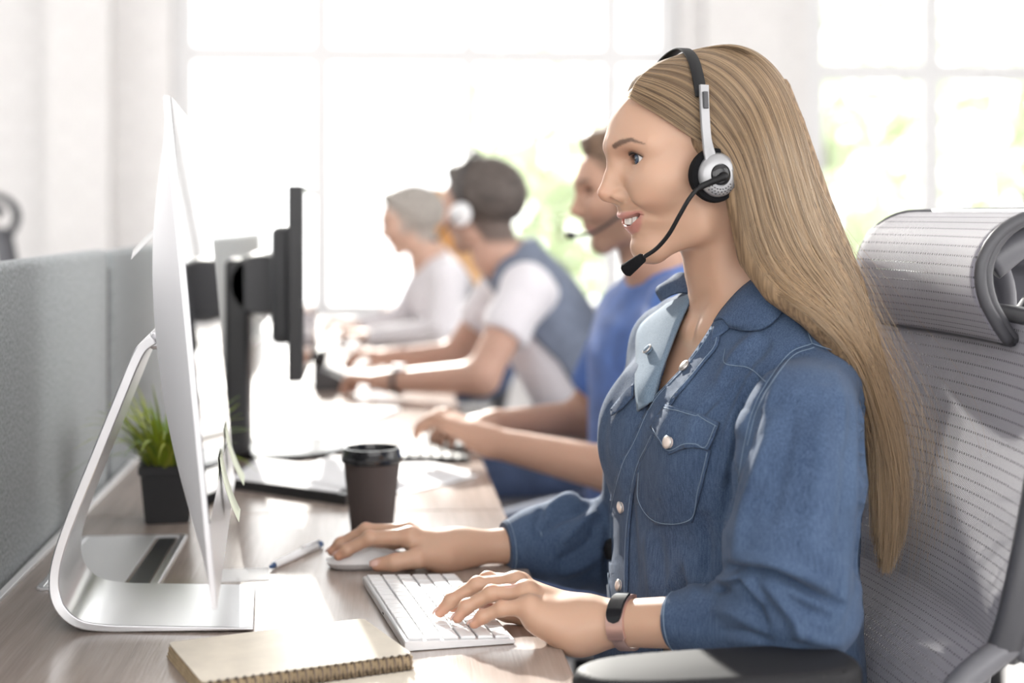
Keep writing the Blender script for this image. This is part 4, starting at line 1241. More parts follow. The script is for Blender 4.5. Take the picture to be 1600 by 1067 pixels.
M['nail'] = mat('fingernail', (0.62, 0.40, 0.34), 0.25, spec=0.5)
def nails(Hd):
    for pts, rs in Hd['fingers'] + [Hd['thumb']]:
        a, b = Vector(PP(pts[2])), Vector(PP(pts[3]))
        dr = (b - a).normalized()
        up = Vector((0, 0, 1)) if pts is not Hd['thumb'][0] else Vector((-0.1, -0.8, 0.5)).normalized()
        up = (up - dr * up.dot(dr)).normalized(); sd = dr.cross(up)
        R = Matrix((dr, sd, up)).transposed()
        c = b + dr * 0.0016
        k = rs[3] / 0.006
        mb = MB().grid(lambda i, j: c + R @ Vector(((i - 0.5) * 0.0105 * k, math.sin((j - 0.5) * 1.5) * rs[3] * 0.86 * (1 - 0.25 * abs(2 * i - 1) ** 3), math.cos((j - 0.5) * 1.5) * rs[3] * 1.0 + 0.0006 - 0.0012 * (2 * i - 1) ** 2)), 8, 8)
        me_ = bpy.data.meshes.new('fingernail'); mb.bm.to_mesh(me_); mb.bm.free()
        o = wpart('fingernail', me_, M['nail'])
        sdm = o.modifiers.new('thick', 'SOLIDIFY'); sdm.thickness = 0.0005
nails(hand_L); nails(hand_R)
# ------------------------------------------------------------------ eyes, lashes, teeth
M['eye'] = attr_mat('eyeball', 0.08, 0.6)
def eyeball(frame, side, parent, iris=(0.075, 0.11, 0.15), gaze=(1.0, 0.06, -0.02), r=0.0130):
    g = Vector(gaze).normalized()
    V, F, C = [], [], []
    nu, nv = 36, 26
    u = g.orthogonal().normalized(); w = g.cross(u)
    for j in range(nv + 1):
        th = math.pi * (j / nv) ** 1.5
        for i in range(nu):
            a = 2 * math.pi * i / nu
            n = g * math.cos(th) + (u * math.cos(a) + w * math.sin(a)) * math.sin(th)
            rr = r + 0.0006 * math.exp(-(th / 0.35) ** 2)
            V.append(frame.pt(EYE[0] + n.x * rr, side * EYE[1] + n.y * rr, EYE[2] - EYE_DROP + n.z * rr))
            s = th * r
            if s < 0.0024: c = (0.004, 0.004, 0.005)
            elif s < 0.0058: c = tuple(k * (0.7 + 0.5 * random.random()) for k in iris) if s < 0.0053 else (0.03, 0.04, 0.05)
            else: c = (0.72, 0.68, 0.66)
            C.append(c)
    for j in range(nv):
        for i in range(nu): F.append((j * nu + i, j * nu + (i + 1) % nu, (j + 1) * nu + (i + 1) % nu, (j + 1) * nu + i))
    me = bpy.data.meshes.new('eye'); me.from_pydata([tuple(v) for v in V], [], F); me.update()
    set_cols(me, np.array(C))
    return wpart('eye', me, M['eye'])
for s in (1, -1): eyeball(HF, s, WOM)
M['lash'] = mat('dark_lashes', (0.02, 0.014, 0.012), 0.6)
for s in (1, -1):
    mb = MB()
    for k in range(26):
        u = -0.92 + 1.9 * k / 25
        yy = EYE[1] + 0.0132 * u
        zz = EYE[2] + 0.0012 * u + 0.0053 * (1 - min(u * u, 1))
        xx = EYE[0] + math.sqrt(max(0.0139 ** 2 - (yy - EYE[1]) ** 2 * 0.72 - (zz - EYE[2]) ** 2, 1e-6))
        zz -= EYE_DROP
        a = HF.pt(xx, s * yy, zz); b = HF.pt(xx + 0.0036, s * (yy + 0.0030 * u), zz + 0.0010); c = HF.pt(xx + 0.0060, s * (yy + 0.0050 * u), zz + 0.0034)
        mb.tube([a, b, c], [0.00036, 0.00026, 0.00008], 4)
    me = bpy.data.meshes.new('eyelashes'); mb.bm.to_mesh(me); mb.bm.free()
    wpart('eyelashes', me, M['lash'])
M['teeth'] = mat('teeth', (0.80, 0.76, 0.70), 0.18, sss=0.1)
mb = MB()
ty = 0.0
for k, w in enumerate([0.0076, 0.0062, 0.0066, 0.0058, 0.0052]):
    for s in (1, -1):
        yc = ty + w / 2
        xc = 0.0800 - 36.0 * yc * yc
        nrm = math.atan2(70.0 * yc, 1.0)
        c = HF.pt(xc - 0.0062, s * yc, -0.0708 + 13.0 * yc * yc)
        R = Matrix(HF.R.T.tolist()) @ Matrix.Rotation(s * nrm, 3, 'Z')
        mb.box(tuple(c), (0.006, w - 0.0003, 0.0090 - 0.0004 * k), R, 0.0016, 3)
    ty += w
me = bpy.data.meshes.new('teeth'); mb.bm.to_mesh(me); mb.bm.free()
wpart('teeth', me, M['teeth'])
# ------------------------------------------------------------------ denim shirt
def thread_mat(name, base, light, scale=1.0):
    m = mat(name, base, 0.85, spec=0.2, sheen=0.06)
    nt = m.node_tree; b = nt.nodes['Principled BSDF']; tc = nt.nodes['Texture Coordinate']
    def nz(sc, det=2, vec=(1, 1, 1)):
        mp = nt.nodes.new('ShaderNodeMapping'); mp.inputs['Scale'].default_value = vec
        n = nt.nodes.new('ShaderNodeTexNoise'); n.inputs['Scale'].default_value = sc; n.inputs['Detail'].default_value = det
        nt.links.new(tc.outputs['Object'], mp.inputs[0]); nt.links.new(mp.outputs[0], n.inputs['Vector']); return n.outputs['Fac']
    fine = nz(1500 * scale, 1); streak = nz(120 * scale, 3, (6, 6, 0.5)); big = nz(9, 3)
    def mth(op, a, c):
        n = nt.nodes.new('ShaderNodeMath'); n.operation = op
        for i, v in enumerate((a, c)):
            if isinstance(v, (int, float)): n.inputs[i].default_value = v
            else: nt.links.new(v, n.inputs[i])
        return n.outputs[0]
    sm = mth('ADD', mth('MULTIPLY', fine, 0.55), mth('ADD', mth('MULTIPLY', streak, 0.5), mth('MULTIPLY', big, 0.45)))
    r = nt.nodes.new('ShaderNodeMapRange'); r.inputs[1].default_value = 0.55; r.inputs[2].default_value = 0.98; nt.links.new(sm, r.inputs[0])
    mx = nt.nodes.new('ShaderNodeMix'); mx.data_type = 'RGBA'; mx.inputs[6].default_value = (*base, 1); mx.inputs[7].default_value = (*light, 1)
    nt.links.new(r.outputs[0], mx.inputs[0]); nt.links.new(mx.outputs[2], b.inputs['Base Color'])
    bp = nt.nodes.new('ShaderNodeBump'); bp.inputs['Strength'].default_value = 0.6; bp.inputs['Distance'].default_value = 0.0006
    nt.links.new(fine, bp.inputs['Height']); nt.links.new(bp.outputs[0], b.inputs['Normal'])
    return m
M['denim'] = thread_mat('blue_denim', (0.022, 0.042, 0.088), (0.092, 0.138, 0.226))
M['denim_light'] = thread_mat('pale_inside_denim', (0.10, 0.15, 0.21), (0.20, 0.265, 0.34))
M['jeans'] = thread_mat('dark_jeans', (0.030, 0.060, 0.140), (0.070, 0.120, 0.240))
M['stitch'] = mat('pale_blue_stitching', (0.17, 0.235, 0.32), 0.8)
M['snap'] = mat('pearl_snap', (0.72, 0.62, 0.56), 0.3)
M['snap_ring'] = mat('steel_snap', (0.55, 0.52, 0.50), 0.3, metal=0.8)
CL, CLd = P(1050, 972, 1.489), (P(1050, 972, 1.489) - P(1120, 968, 1.468)).normalized()
CR, CRd = P(790, 854, 1.873), (P(790, 854, 1.873) - P(840, 848, 1.885)).normalized()
def shirt_sdf(p, hole=True):
    q = TF.to(p)
    d = loft_sdf(q, W_LEV, 0.0)
    qa = q.copy(); qa[:, 1] = np.abs(qa[:, 1])
    d = smin(d, s_ell(qa, (0.064, 0.066, 0.930), (0.054, 0.062, 0.062)), 0.05)
    d = smin(d, s_cone(q, (-0.040, 0.050, 1.078), (-0.004, 0.140, 0.996), 0.036, 0.045), 0.04)
    d = smin(d, s_cone(q, (-0.030, -0.060, 1.075), (-0.008, -0.150, 1.022), 0.036, 0.048), 0.04)
    sl = s_chain(p, [LS, P(1254, 660, 1.470), LM, P(1236, 860, 1.428), LE], [0.047, 0.054, 0.060, 0.061, 0.050], 0.02)
    fl = s_chain(p, [LE, P(1200, 958, 1.440), P(1120, 968, 1.468), P(1040, 972, 1.491)], [0.050, 0.047, 0.034, 0.0265], 0.02)
    sl = smin(sl, fl, 0.025)
    sr = s_chain(p, [RS, RM, RE, P(900, 848, 1.895), P(840, 848, 1.885), P(780, 855, 1.870)], [0.050, 0.058, 0.058, 0.052, 0.040, 0.0290], 0.02)
    # gathers of the sleeves
    t = vnoise(p * np.array([16, 16, 34], dtype=F32), 5)
    sl = sl + 0.0030 * t + 0.0012 * vnoise(p * np.array([40, 40, 75], dtype=F32), 11); sr = sr + 0.0030 * vnoise(p * np.array([38, 26, 26], dtype=F32), 9)
    d = d + 0.0030 * vnoise(p * np.array([26, 26, 9], dtype=F32), 2) + 0.0012 * vnoise(p * np.array([62, 62, 24], dtype=F32), 12)
    d = smin(d, sl, 0.004)
    d = smin(d, sr, 0.010)
    for c, a in ((CL, CLd), (CR, CRd)):
        rel = p - V3(c); near = (rel * rel).sum(1) < 0.075 ** 2
        pl = rel @ V3(a)
        d = np.where(near, np.maximum(d, pl), d)
    if hole:
        nk = s_chain(p, [NK1, NK2, TF.pt(-0.030, 0, 1.03)], [0.052, 0.060, 0.062])
        d = smax(d, -nk, 0.004)
    d = np.maximum(d, 0.545 - p[:, 2])
    return d
V, Q = surface_nets(shirt_sdf, np.array([TO.x - 0.45, TO.y - 0.36, 0.53]), np.array([TO.x + 0.25, TO.y + 0.42, 1.14]), SHIRT_H)
# sculpt folds where the cloth shows them
px, dep = proj(V)
NRM = vnormals(V, Q)
bv = bvh_of(V, Q)
vd = V - CAMP; dist = np.linalg.norm(vd, axis=1); vd /= dist[:, None]
cand = np.nonzero((NRM * vd).sum(1) < 0.1)[0]
vis = np.zeros(len(V))
oc = Vector(CAMP)
for i in cand:
    loc, n_, k_, dd = bv.ray_cast(oc, Vector(vd[i]))
    if loc is not None and dd > dist[i] - 0.012: vis[i] = 1
def pline(px, pts):
    best = np.full(len(px), 1e9); tt = np.zeros(len(px))
    L = len(pts) - 1
    for i in range(L):
        a, b = np.array(pts[i], float), np.array(pts[i + 1], float)
        ab = b - a
        t = np.clip(((px - a) @ ab) / (ab @ ab), 0, 1)
        e = np.linalg.norm(px - a - t[:, None] * ab, axis=1)
        m = e < best
        best[m] = e[m]; tt[m] = (i + t[m]) / L
    return best, tt
disp = np.zeros(len(V))
def fold(pts, amp, w, taper=True):
    pts = catmull(pts, 4)
    e, t = pline(px, pts)
    k = np.exp(-(e / w) ** 2)
    if taper: k = k * np.sqrt(np.clip(4 * t * (1 - t), 0, 1))
    global disp
    disp += amp * k
A = 0.0021
for pts, a, w in [
    # chest, collar to pocket
    ([(1188, 520), (1160, 545), (1138, 575), (1120, 610)], 3.2, 9), ([(1205, 530), (1175, 570), (1155, 615), (1140, 650)], -2.6, 8),
    ([(1185, 560), (1160, 610), (1142, 660), (1130, 700)], 3.4, 7), ([(1165, 585), (1130, 620), (1105, 650)], 2.4, 6), ([(1150, 600), (1115, 632), (1090, 650)], -2.4, 6),
    ([(1190, 640), (1160, 700), (1140, 760), (1128, 830)], -3.5, 9), ([(1165, 640), (1140, 700), (1125, 760)], 2.2, 8), ([(1100, 560), (1070, 610), (1045, 640)], 2.0, 8),
    ([(1060, 600), (1030, 650), (1005, 700)], -1.8, 6),
    # lower front
    ([(1012, 825), (1012, 870), (1018, 940)], 1.6, 6), ([(1030, 835), (1034, 880), (1038, 935)], -1.5, 8), ([(1065, 850), (1075, 890), (1085, 930)], 1.5, 12),
    ([(1000, 700), (985, 760), (990, 840), (995, 930)], -1.8, 6), ([(1100, 800), (1105, 860), (1100, 925)], -2.5, 10), ([(938, 820), (935, 880), (940, 930)], 2.5, 8),
    # upper sleeve
    ([(1215, 640), (1185, 730), (1160, 810), (1150, 870)], 3.2, 10), ([(1245, 620), (1225, 720), (1200, 820)], -2.2, 12), ([(1290, 600), (1280, 720), (1260, 860)], 2.4, 16),
    ([(1330, 620), (1325, 740), (1310, 860)], -2.4, 12), ([(1230, 560), (1205, 620), (1190, 680)], 1.6, 8), ([(1300, 570), (1318, 640), (1322, 700)], 1.8, 9),
    # elbow
    ([(1128, 884), (1165, 893), (1205, 897), (1250, 918), (1318, 948)], -8.5, 6), ([(1140, 870), (1190, 876), (1240, 892), (1300, 920)], 4.0, 10),
    ([(1120, 905), (1142, 905), (1160, 897), (1178, 915), (1195, 945)], 5.5, 5), ([(1158, 905), (1172, 925), (1188, 960), (1200, 985)], -4.2, 6), ([(1190, 905), (1215, 930), (1240, 965), (1250, 1000)], 4.0, 10),
    ([(1215, 925), (1250, 950), (1300, 968)], -2.6, 9), ([(1118, 925), (1128, 918), (1140, 922)], -3.4, 5), ([(1110, 955), (1150, 960), (1185, 985)], 2.2, 9), ([(1125, 985), (1165, 990), (1210, 1005)], -2.5, 7),
    ([(1240, 985), (1280, 1000), (1320, 1005)], 2.5, 10), ([(1320, 880), (1315, 940), (1300, 990)], 2.2, 10),
    # far sleeve
    ([(905, 772), (880, 782), (850, 800)], 4.0, 8), ([(930, 780), (900, 800), (870, 812), (845, 838)], -4.0, 7), ([(935, 800), (905, 822), (880, 850)], 3.8, 8), ([(935, 830), (905, 858), (870, 880)], -3.8, 8), ([(940, 860), (910, 885), (870, 898)], 3.0, 8), ([(850, 790), (838, 820), (842, 850)], -2.2, 6),
    # back strip
    ([(1348, 600), (1352, 700), (1350, 800), (1338, 930)], -4.0, 6), ([(1365, 640), (1368, 740), (1362, 840)], 2.0, 7),
    # seams
    ([(1269, 537), (1234, 552), (1198, 599), (1176, 643), (1163, 694), (1153, 754)], -1.6, 3), ([(1269, 537), (1311, 552), (1342, 575)], -1.6, 3), ([(1133, 545), (1133, 568), (1170, 575), (1197, 597)], -1.0, 2.5), ([(1227, 471), (1254, 501), (1269, 537)], -1.2, 2.5),
]: fold(pts, a * A, w)
V = V + NRM * (disp * vis)[:, None]
V = smooth_v(V, Q, 1, 0.25)
shirt_bvh = bvh_of(V, Q)
# the open neck: cut in the shirt's own frontal plane
def on_shirt(x, y):
    loc, n_ = cast_px(shirt_bvh, x, y)
    return loc, n_
open_px = [(1088, 452), (1062, 500), (1042, 555), (1026, 612), (1022, 630), (1030, 618), (1052, 592), (1082, 556), (1106, 528), (1122, 498), (1110, 470)]
poly = []
for x, y in open_px:
    loc, n_ = on_shirt(x, y)
    if loc is None: loc = P(x, y, 1.60)
    qq = TF.to(np.array([loc], dtype=F32))[0]; poly.append((qq[1], qq[2]))
def inside(pts, poly):
    x, y = pts[:, 0], pts[:, 1]; r = np.zeros(len(pts), bool); j = len(poly) - 1
    for i in range(len(poly)):
        xi, yi = poly[i]; xj, yj = poly[j]
        c = ((yi > y) != (yj > y)) & (x < (xj - xi) * (y - yi) / (yj - yi + 1e-12) + xi)
        r ^= c; j = i
    return r
fc = TF.to(V[Q].mean(1).astype(F32))
cut = inside(fc[:, 1:], poly) & (fc[:, 0] > 0.0)
Qs = Q[~cut]
# draw the raw edge of the cut onto its outline so that it runs clean
edge_v = np.intersect1d(np.unique(Q[cut]), np.unique(Qs))
qv = TF.to(V[edge_v].astype(F32)).astype(float)
best = np.full(len(qv), 1e9); tgt = qv[:, 1:].copy()
for i in range(len(poly)):
    a, b = np.array(poly[i], float), np.array(poly[(i + 1) % len(poly)], float)
    ab = b - a; t = np.clip(((qv[:, 1:] - a) @ ab) / (ab @ ab), 0, 1)
    pp_ = a + t[:, None] * ab; e = np.linalg.norm(qv[:, 1:] - pp_, axis=1)
    m_ = e < best; best[m_] = e[m_]; tgt[m_] = pp_[m_]
ok_ = best < 0.006
qv[ok_, 1:] = tgt[ok_]
V[edge_v] = TF.out(qv)
used = np.unique(Qs); remap = -np.ones(len(V), int); remap[used] = np.arange(len(used))
me = mesh_np('shirt', V[used], remap[Qs])
shirt = wpart('shirt', me, M['denim'])
sol = shirt.modifiers.new('cloth', 'SOLIDIFY'); sol.thickness = 0.0022; sol.offset = -1

body_bvh = BVHTree.FromPolygons([tuple(v.co) for v in body.data.vertices], [tuple(p_.vertices) for p_ in body.data.polygons])
Vc, Qc = surface_nets(lambda p: shirt_sdf(p, False), np.array([TO.x - 0.25, TO.y - 0.20, 0.98]), np.array([TO.x + 0.12, TO.y + 0.20, 1.12]), 0.005)
closed_bvh = bvh_of(Vc, Qc)                                  # the chest without the neck opening, to lay the turned-out bands on
def cast_cloth(x, y):
    a, na = cast_px(shirt_bvh, x, y)
    if y < 640:
        b, nb2 = cast_px(closed_bvh, x, y)
        if b is not None and (a is None or (b - oc).length < (a - oc).length): return b, nb2
    return a, na
def grid_poly(px_poly, step, off, lift=None, bvh=None, thick=0.0018, name='patch', mt=None, parent=None, edge=0.0):
    """cloth patch lying on the shirt over the outline given"""
    pts = np.array(px_poly, float)
    me_ = bpy.data.meshes.new('flat'); b = bmesh.new()
    vs_ = [b.verts.new((x, y, 0)) for x, y in pts]; b.faces.new(vs_)
    bmesh.ops.triangulate(b, faces=list(b.faces))
    lo, hi = pts.min(0), pts.max(0)
    for ax in (0, 1):
        for k in np.arange(lo[ax] + step, hi[ax], step):
            co = [0, 0, 0]; co[ax] = k; no = [0, 0, 0]; no[ax] = 1
            bmesh.ops.bisect_plane(b, geom=list(b.verts) + list(b.edges) + list(b.faces), plane_co=co, plane_no=no)
    bmesh.ops.dissolve_limit(b, angle_limit=0.0, verts=[], edges=[])
    bad = []
    P2 = np.array([(v.co.x, v.co.y) for v in b.verts])
    ring = np.vstack([pts, pts[:1]])
    e, _ = pline(P2, [tuple(r) for r in ring])
    for k, v in enumerate(b.verts):
        x, y = v.co.x, v.co.y
        loc, n_ = cast_px(bvh, x, y) if bvh else cast_cloth(x, y)
        if loc is None: bad.append(v); continue
        for ox, oy in ((5, 0), (-5, 0), (0, 5), (0, -5)):
            l2, n2 = cast_px(bvh or shirt_bvh, x + ox, y + oy)
            if l2 is not None and (l2 - loc).length < 0.02: n_ = n_ + n2
        n_ = n_.normalized()
        o_ = off + edge * math.exp(-(e[k] / 3.0) ** 2)
        n_ = (n_ * 0.5 + (oc - loc).normalized() * 0.7).normalized()
        v.co = loc + n_ * (o_ + (lift(x, y) if lift else 0.0))
    bmesh.ops.delete(b, geom=bad, context='VERTS')
    bmesh.ops.recalc_face_normals(b, faces=b.faces)
    # normals towards the camera
    if b.faces:
        s = sum(1 if (f.calc_center_median() - oc).dot(f.normal) < 0 else -1 for f in b.faces)
        if s < 0: bmesh.ops.reverse_faces(b, faces=b.faces)
    b.to_mesh(me_); b.free()
    o = wpart(name, me_, mt, parent)
    sd = o.modifiers.new('cloth', 'SOLIDIFY'); sd.thickness = thick; sd.offset = -0.6
    return o
def seam(pts, name='seam', r=0.00045, off=0.0006, mt=None, parent=None, bvh=None):
    q = []
    for x, y in catmull(pts, 10):
        loc, n_ = cast_cloth(x, y)
        if loc is not None: q.append(loc + (n_ * 0.5 + (oc - loc).normalized() * 0.6).normalized() * off)
    if len(q) < 3: return None
    mb = MB().tube(q, r, 5)
    me_ = bpy.data.meshes.new(name); mb.bm.to_mesh(me_); mb.bm.free()
    o = wpart(name, me_, mt or M['stitch'])
    return o
def snap(x, y, r=0.0058, name='button', mt=None, bvh=None, off=0.004):
    loc, n_ = cast_px(bvh or shirt_bvh, x, y)
    if loc is None: return
    R = n_.to_track_quat('Z', 'Y').to_matrix()
    mb = MB().lathe([(0, 0.0026), (r * 0.72, 0.0024), (r * 0.95, 0.0014), (r, 0.0), (r, -0.003)], 20, tuple(loc + n_ * off), R)
    mb2 = MB().lathe([(r * 1.0, -0.001), (r * 1.16, 0.0), (r * 1.16, 0.0012), (r * 0.96, 0.0016)], 20, tuple(loc + n_ * off), R)
    me_ = bpy.data.meshes.new(name); mb.bm.to_mesh(me_); mb.bm.free(); me2 = bpy.data.meshes.new('button_rim'); mb2.bm.to_mesh(me2); mb2.bm.free()
    o = wpart(name, me_, mt or M['snap'])
    o2 = link('button_rim', me2, M['snap_ring'], o, True)
# front band down the near side, pale turned-out band on the far side
plL = [(1117, 503), (1098, 534), (1072, 570), (1046, 598), (1024, 621), (1004, 655), (988, 690), (972, 720), (960, 760), (952, 800), (949, 850), (949, 900), (953, 945)]
plR = [(981, 945), (982, 900), (983, 850), (987, 800), (993, 760), (1004, 722), (1020, 690), (1036, 655), (1056, 622), (1078, 596), (1102, 566), (1122, 540), (1126, 512)]
grid_poly([tuple(p_) for p_ in np.vstack([catmull(plL, 3), catmull(plR, 3)])], 7, 0.0024, name='button_band', mt=M['denim'], edge=0.0008)
seam([(x - 4, y) for x, y in plR[::-1]], off=0.0034)
seam([(x + 4, y + 1) for x, y in plL], off=0.0034)
seam([(1119, 502), (1100, 532), (1074, 569), (1048, 598), (1024, 622)], 'hem', 0.0020, 0.0012, M['denim_light'])
# chest pocket with flap
pk = [(1020, 680), (996, 735), (996, 785), (1026, 820), (1082, 816), (1096, 765), (1111, 704), (1100, 690), (1050, 690)]
grid_poly(pk, 7, 0.0022, name='chest_pocket', mt=M['denim'], edge=0.0010)
seam([(1000, 738), (1000, 783), (1028, 815), (1079, 811), (1092, 765), (1106, 706)], off=0.0036)
fpx = [(1043, 633), (1070, 641), (1097, 650), (1125, 662), (1117, 683), (1107, 703), (1090, 699), (1072, 699), (1047, 710), (1034, 690), (1018, 668), (1030, 650)]
flapo = grid_poly(fpx, 6, 0.0046, lift=lambda x, y: 0.0012 * math.sin((x - 1040) * 0.16 + 0.05 * (y - 640)) + 0.0010 * math.sin((y - 640) * 0.11), name='pocket_flap', mt=M['denim'], edge=0.0012, thick=0.0026)
seam([(1023, 668), (1036, 688), (1049, 704), (1072, 694), (1090, 694), (1104, 698), (1119, 666)], off=0.0078)
seam([(1044, 638), (1070, 646), (1097, 655), (1121, 667)], off=0.0074)
# far pocket edge
grid_poly([(992, 600), (976, 615), (956, 640), (957, 650), (974, 638), (991, 620)], 4, 0.0040, name='pocket_flap', mt=M['denim'])
snap(1051, 692, off=0.0075)
snap(974, 792, off=0.0040); snap(971, 915, off=0.0040)
snap(1073, 575, 0.0060, mt=M['snap_ring']); snap(1018, 552, 0.0056, mt=M['denim_light'], off=0.0070)
for ln in ([(1269, 537), (1234, 552), (1198, 599), (1176, 643), (1163, 694), (1153, 754)], [(1272, 543), (1238, 557), (1203, 603), (1181, 646), (1168, 696)], [(1269, 537), (1311, 552), (1342, 575)], [(1133, 545), (1133, 568), (1170, 575), (1197, 597)], [(1227, 471), (1254, 501), (1269, 537)]):
    seam(ln)
# collar leaves, ruled between the fold round the neck and the outer edge
def leaf(top, out, name, n=14, m=9, bul=0.006, fwd=0.004, mt=None):
    T_ = catmull(top, n); O_ = catmull(out, n)
    k = len(T_)
    me_ = bpy.data.meshes.new(name); Vv, Ff = [], []
    for i in range(k):
        a = P(*T_[i]); b_ = P(*O_[min(i, len(O_) - 1)])
        for j in range(m):
            t = j / (m - 1)
            Vv.append(tuple(a.lerp(b_, t) + Vector((0, 0, bul * math.sin(math.pi * t))) + (oc - a).normalized() * fwd * math.sin(math.pi * t)))
    for i in range(k - 1):
        for j in range(m - 1): Ff.append((i * m + j, (i + 1) * m + j, (i + 1) * m + j + 1, i * m + j + 1))
    me_.from_pydata(Vv, [], Ff); me_.update()
    o = wpart(name, me_, mt or M['denim'])
    sd = o.modifiers.new('cloth', 'SOLIDIFY'); sd.thickness = 0.003; sd.offset = 0
    mb = MB().tube([Vector(Vv[i * m + m - 1]) for i in range(k)], 0.0017, 6)
    me2 = bpy.data.meshes.new('hem'); mb.bm.to_mesh(me2); mb.bm.free()
    link('hem', me2, mt or M['denim'], o, True)
    return o
def sd_(x, y, off, body_=False):
    best = None
    loc, n_ = cast_px(shirt_bvh, x, y)
    if loc is not None: best = loc.dot(Vector((SY, CY, 0)))
    loc, n_ = cast_px(body_bvh, x, y)
    if loc is not None:
        e = loc.dot(Vector((SY, CY, 0)))
        best = e if best is None else min(best, e)
    return (best if best is not None else 1.6) - off
def cdep(x, y, off):
    loc, n_ = cast_cloth(x, y)
    return loc.dot(Vector((SY, CY, 0))) - off
leaf([(x, y, cdep(x, y, 0.003)) for x, y in ((1084, 458), (1064, 500), (1044, 552), (1031, 592), (1022, 626))], [(x, y, cdep(x, y, 0.005)) for x, y in ((1042, 476), (1000, 512), (995, 560), (994, 605), (997, 642))], 'inner_band', bul=0.001, fwd=0.009, mt=M['denim_light'])
ct = [(1116, 503), (1130, 482), (1156, 453), (1188, 428), (1215, 408)]
co_ = [(1140, 510), (1165, 515), (1193, 511), (1218, 490), (1238, 456)]
leaf([(x, y, sd_(x, y, 0.009)) for x, y in ct], [(x, y, sd_(x, y, 0.006)) for x, y in co_], 'collar')
ct2 = [(1086, 462), (1084, 446), (1079, 430)]
co2 = [(1034, 470), (1026, 452), (1044, 440)]
leaf([(x, y, 1.690 + 0.010 * k) for k, (x, y) in enumerate(ct2)], [(x, y, 1.735 + 0.012 * k) for k, (x, y) in enumerate(co2)], 'collar')
# collar stand inside the neck opening on the near side
leaf([(x + 1, y, sd_(x, y, 0.006)) for x, y in ct], [(1112, 530, sd_(1112, 530, 0.004)), (1128, 520, sd_(1128, 520, 0.004)), (1150, 500, sd_(1150, 500, 0.004)), (1180, 470, sd_(1180, 470, 0.004)), (1210, 440, sd_(1210, 440, 0.004))], 'collar_stand', bul=0.0)
# cuffs
def cuff(c, a, r0, r1, L, flat):
    c = Vector(c); a = Vector(a)
    prof = [(-L, r1 + 0.0002), (-L + 0.002, r1 + 0.0022), (-L * 0.5, (r0 + r1) / 2 + 0.0026), (-0.002, r0 + 0.0024), (0.0005, r0 + 0.0010), (0.0, r0 - 0.0012), (-0.012, r0 - 0.0025)]
    mb = MB()
    pts_ = [c + a * t for t, r in prof]
    b = bmesh.new(); u = Vector((0, 0, 1)); u = (u - a * u.dot(a)).normalized(); w = a.cross(u)
    n = 40; rings = []
    for (t, r) in prof:
        ring = []
        for k in range(n):
            an = 2 * math.pi * k / n
            wob = 1 + 0.02 * math.sin(3 * an + 40 * t)
            ring.append(b.verts.new(c + a * t + (u * math.cos(an) * flat + w * math.sin(an)) * r * wob))
        rings.append(ring)
    for A_1, B_1 in zip(rings[:-1], rings[1:]):
        for k in range(n): b.faces.new((A_1[k], A_1[(k + 1) % n], B_1[(k + 1) % n], B_1[k]))
    bmesh.ops.recalc_face_normals(b, faces=b.faces)
    mb._add(b)
    me_ = bpy.data.meshes.new('cuff'); mb.bm.to_mesh(me_); mb.bm.free()
    wpart('cuff', me_, M['denim'])
    for t in (-0.004, -L + 0.003):
        r = r0 + (r1 - r0) * (-t / L) + 0.0032
        mb = MB().tube([c + a * t + (u * math.cos(2 * math.pi * k / 40) * flat + w * math.sin(2 * math.pi * k / 40)) * r for k in range(40)], 0.0006, 5, closed=True)
        me_ = bpy.data.meshes.new('seam'); mb.bm.to_mesh(me_); mb.bm.free()
        wpart('seam', me_, M['stitch'])
cuff(CL, CLd, 0.0280, 0.0345, 0.042, 0.92)
cuff(CR, CRd, 0.0305, 0.0375, 0.040, 0.95)
# jeans
def jeans_sdf(p):
    d = None
    for s in (-1, 1):
        hp, kn = TF.pt(0.0, s * 0.09, 0.560), TF.pt(0.46, s * 0.11, 0.555)
        an = TF.pt(0.50, s * 0.11, 0.12)
        e = s_chain(p, [hp, kn, an], [0.098, 0.070, 0.055], 0.03)
        d = e if d is None else smin(d, e, 0.03)
    d = smin(d, s_ell(TF.to(p), (0.0, 0, 0.57), (0.14, 0.18, 0.10)), 0.05)
    return np.maximum(d, 0.10 - p[:, 2]) + 0.003 * vnoise(p * F32(22), 4)
V2, Q2 = surface_nets(jeans_sdf, np.array([TO.x - 0.75, TO.y - 0.55, 0.08]), np.array([TO.x + 0.25, TO.y + 0.40, 0.70]), 0.008)
wpart('jeans', mesh_np('jeans', V2, Q2), M['jeans'])
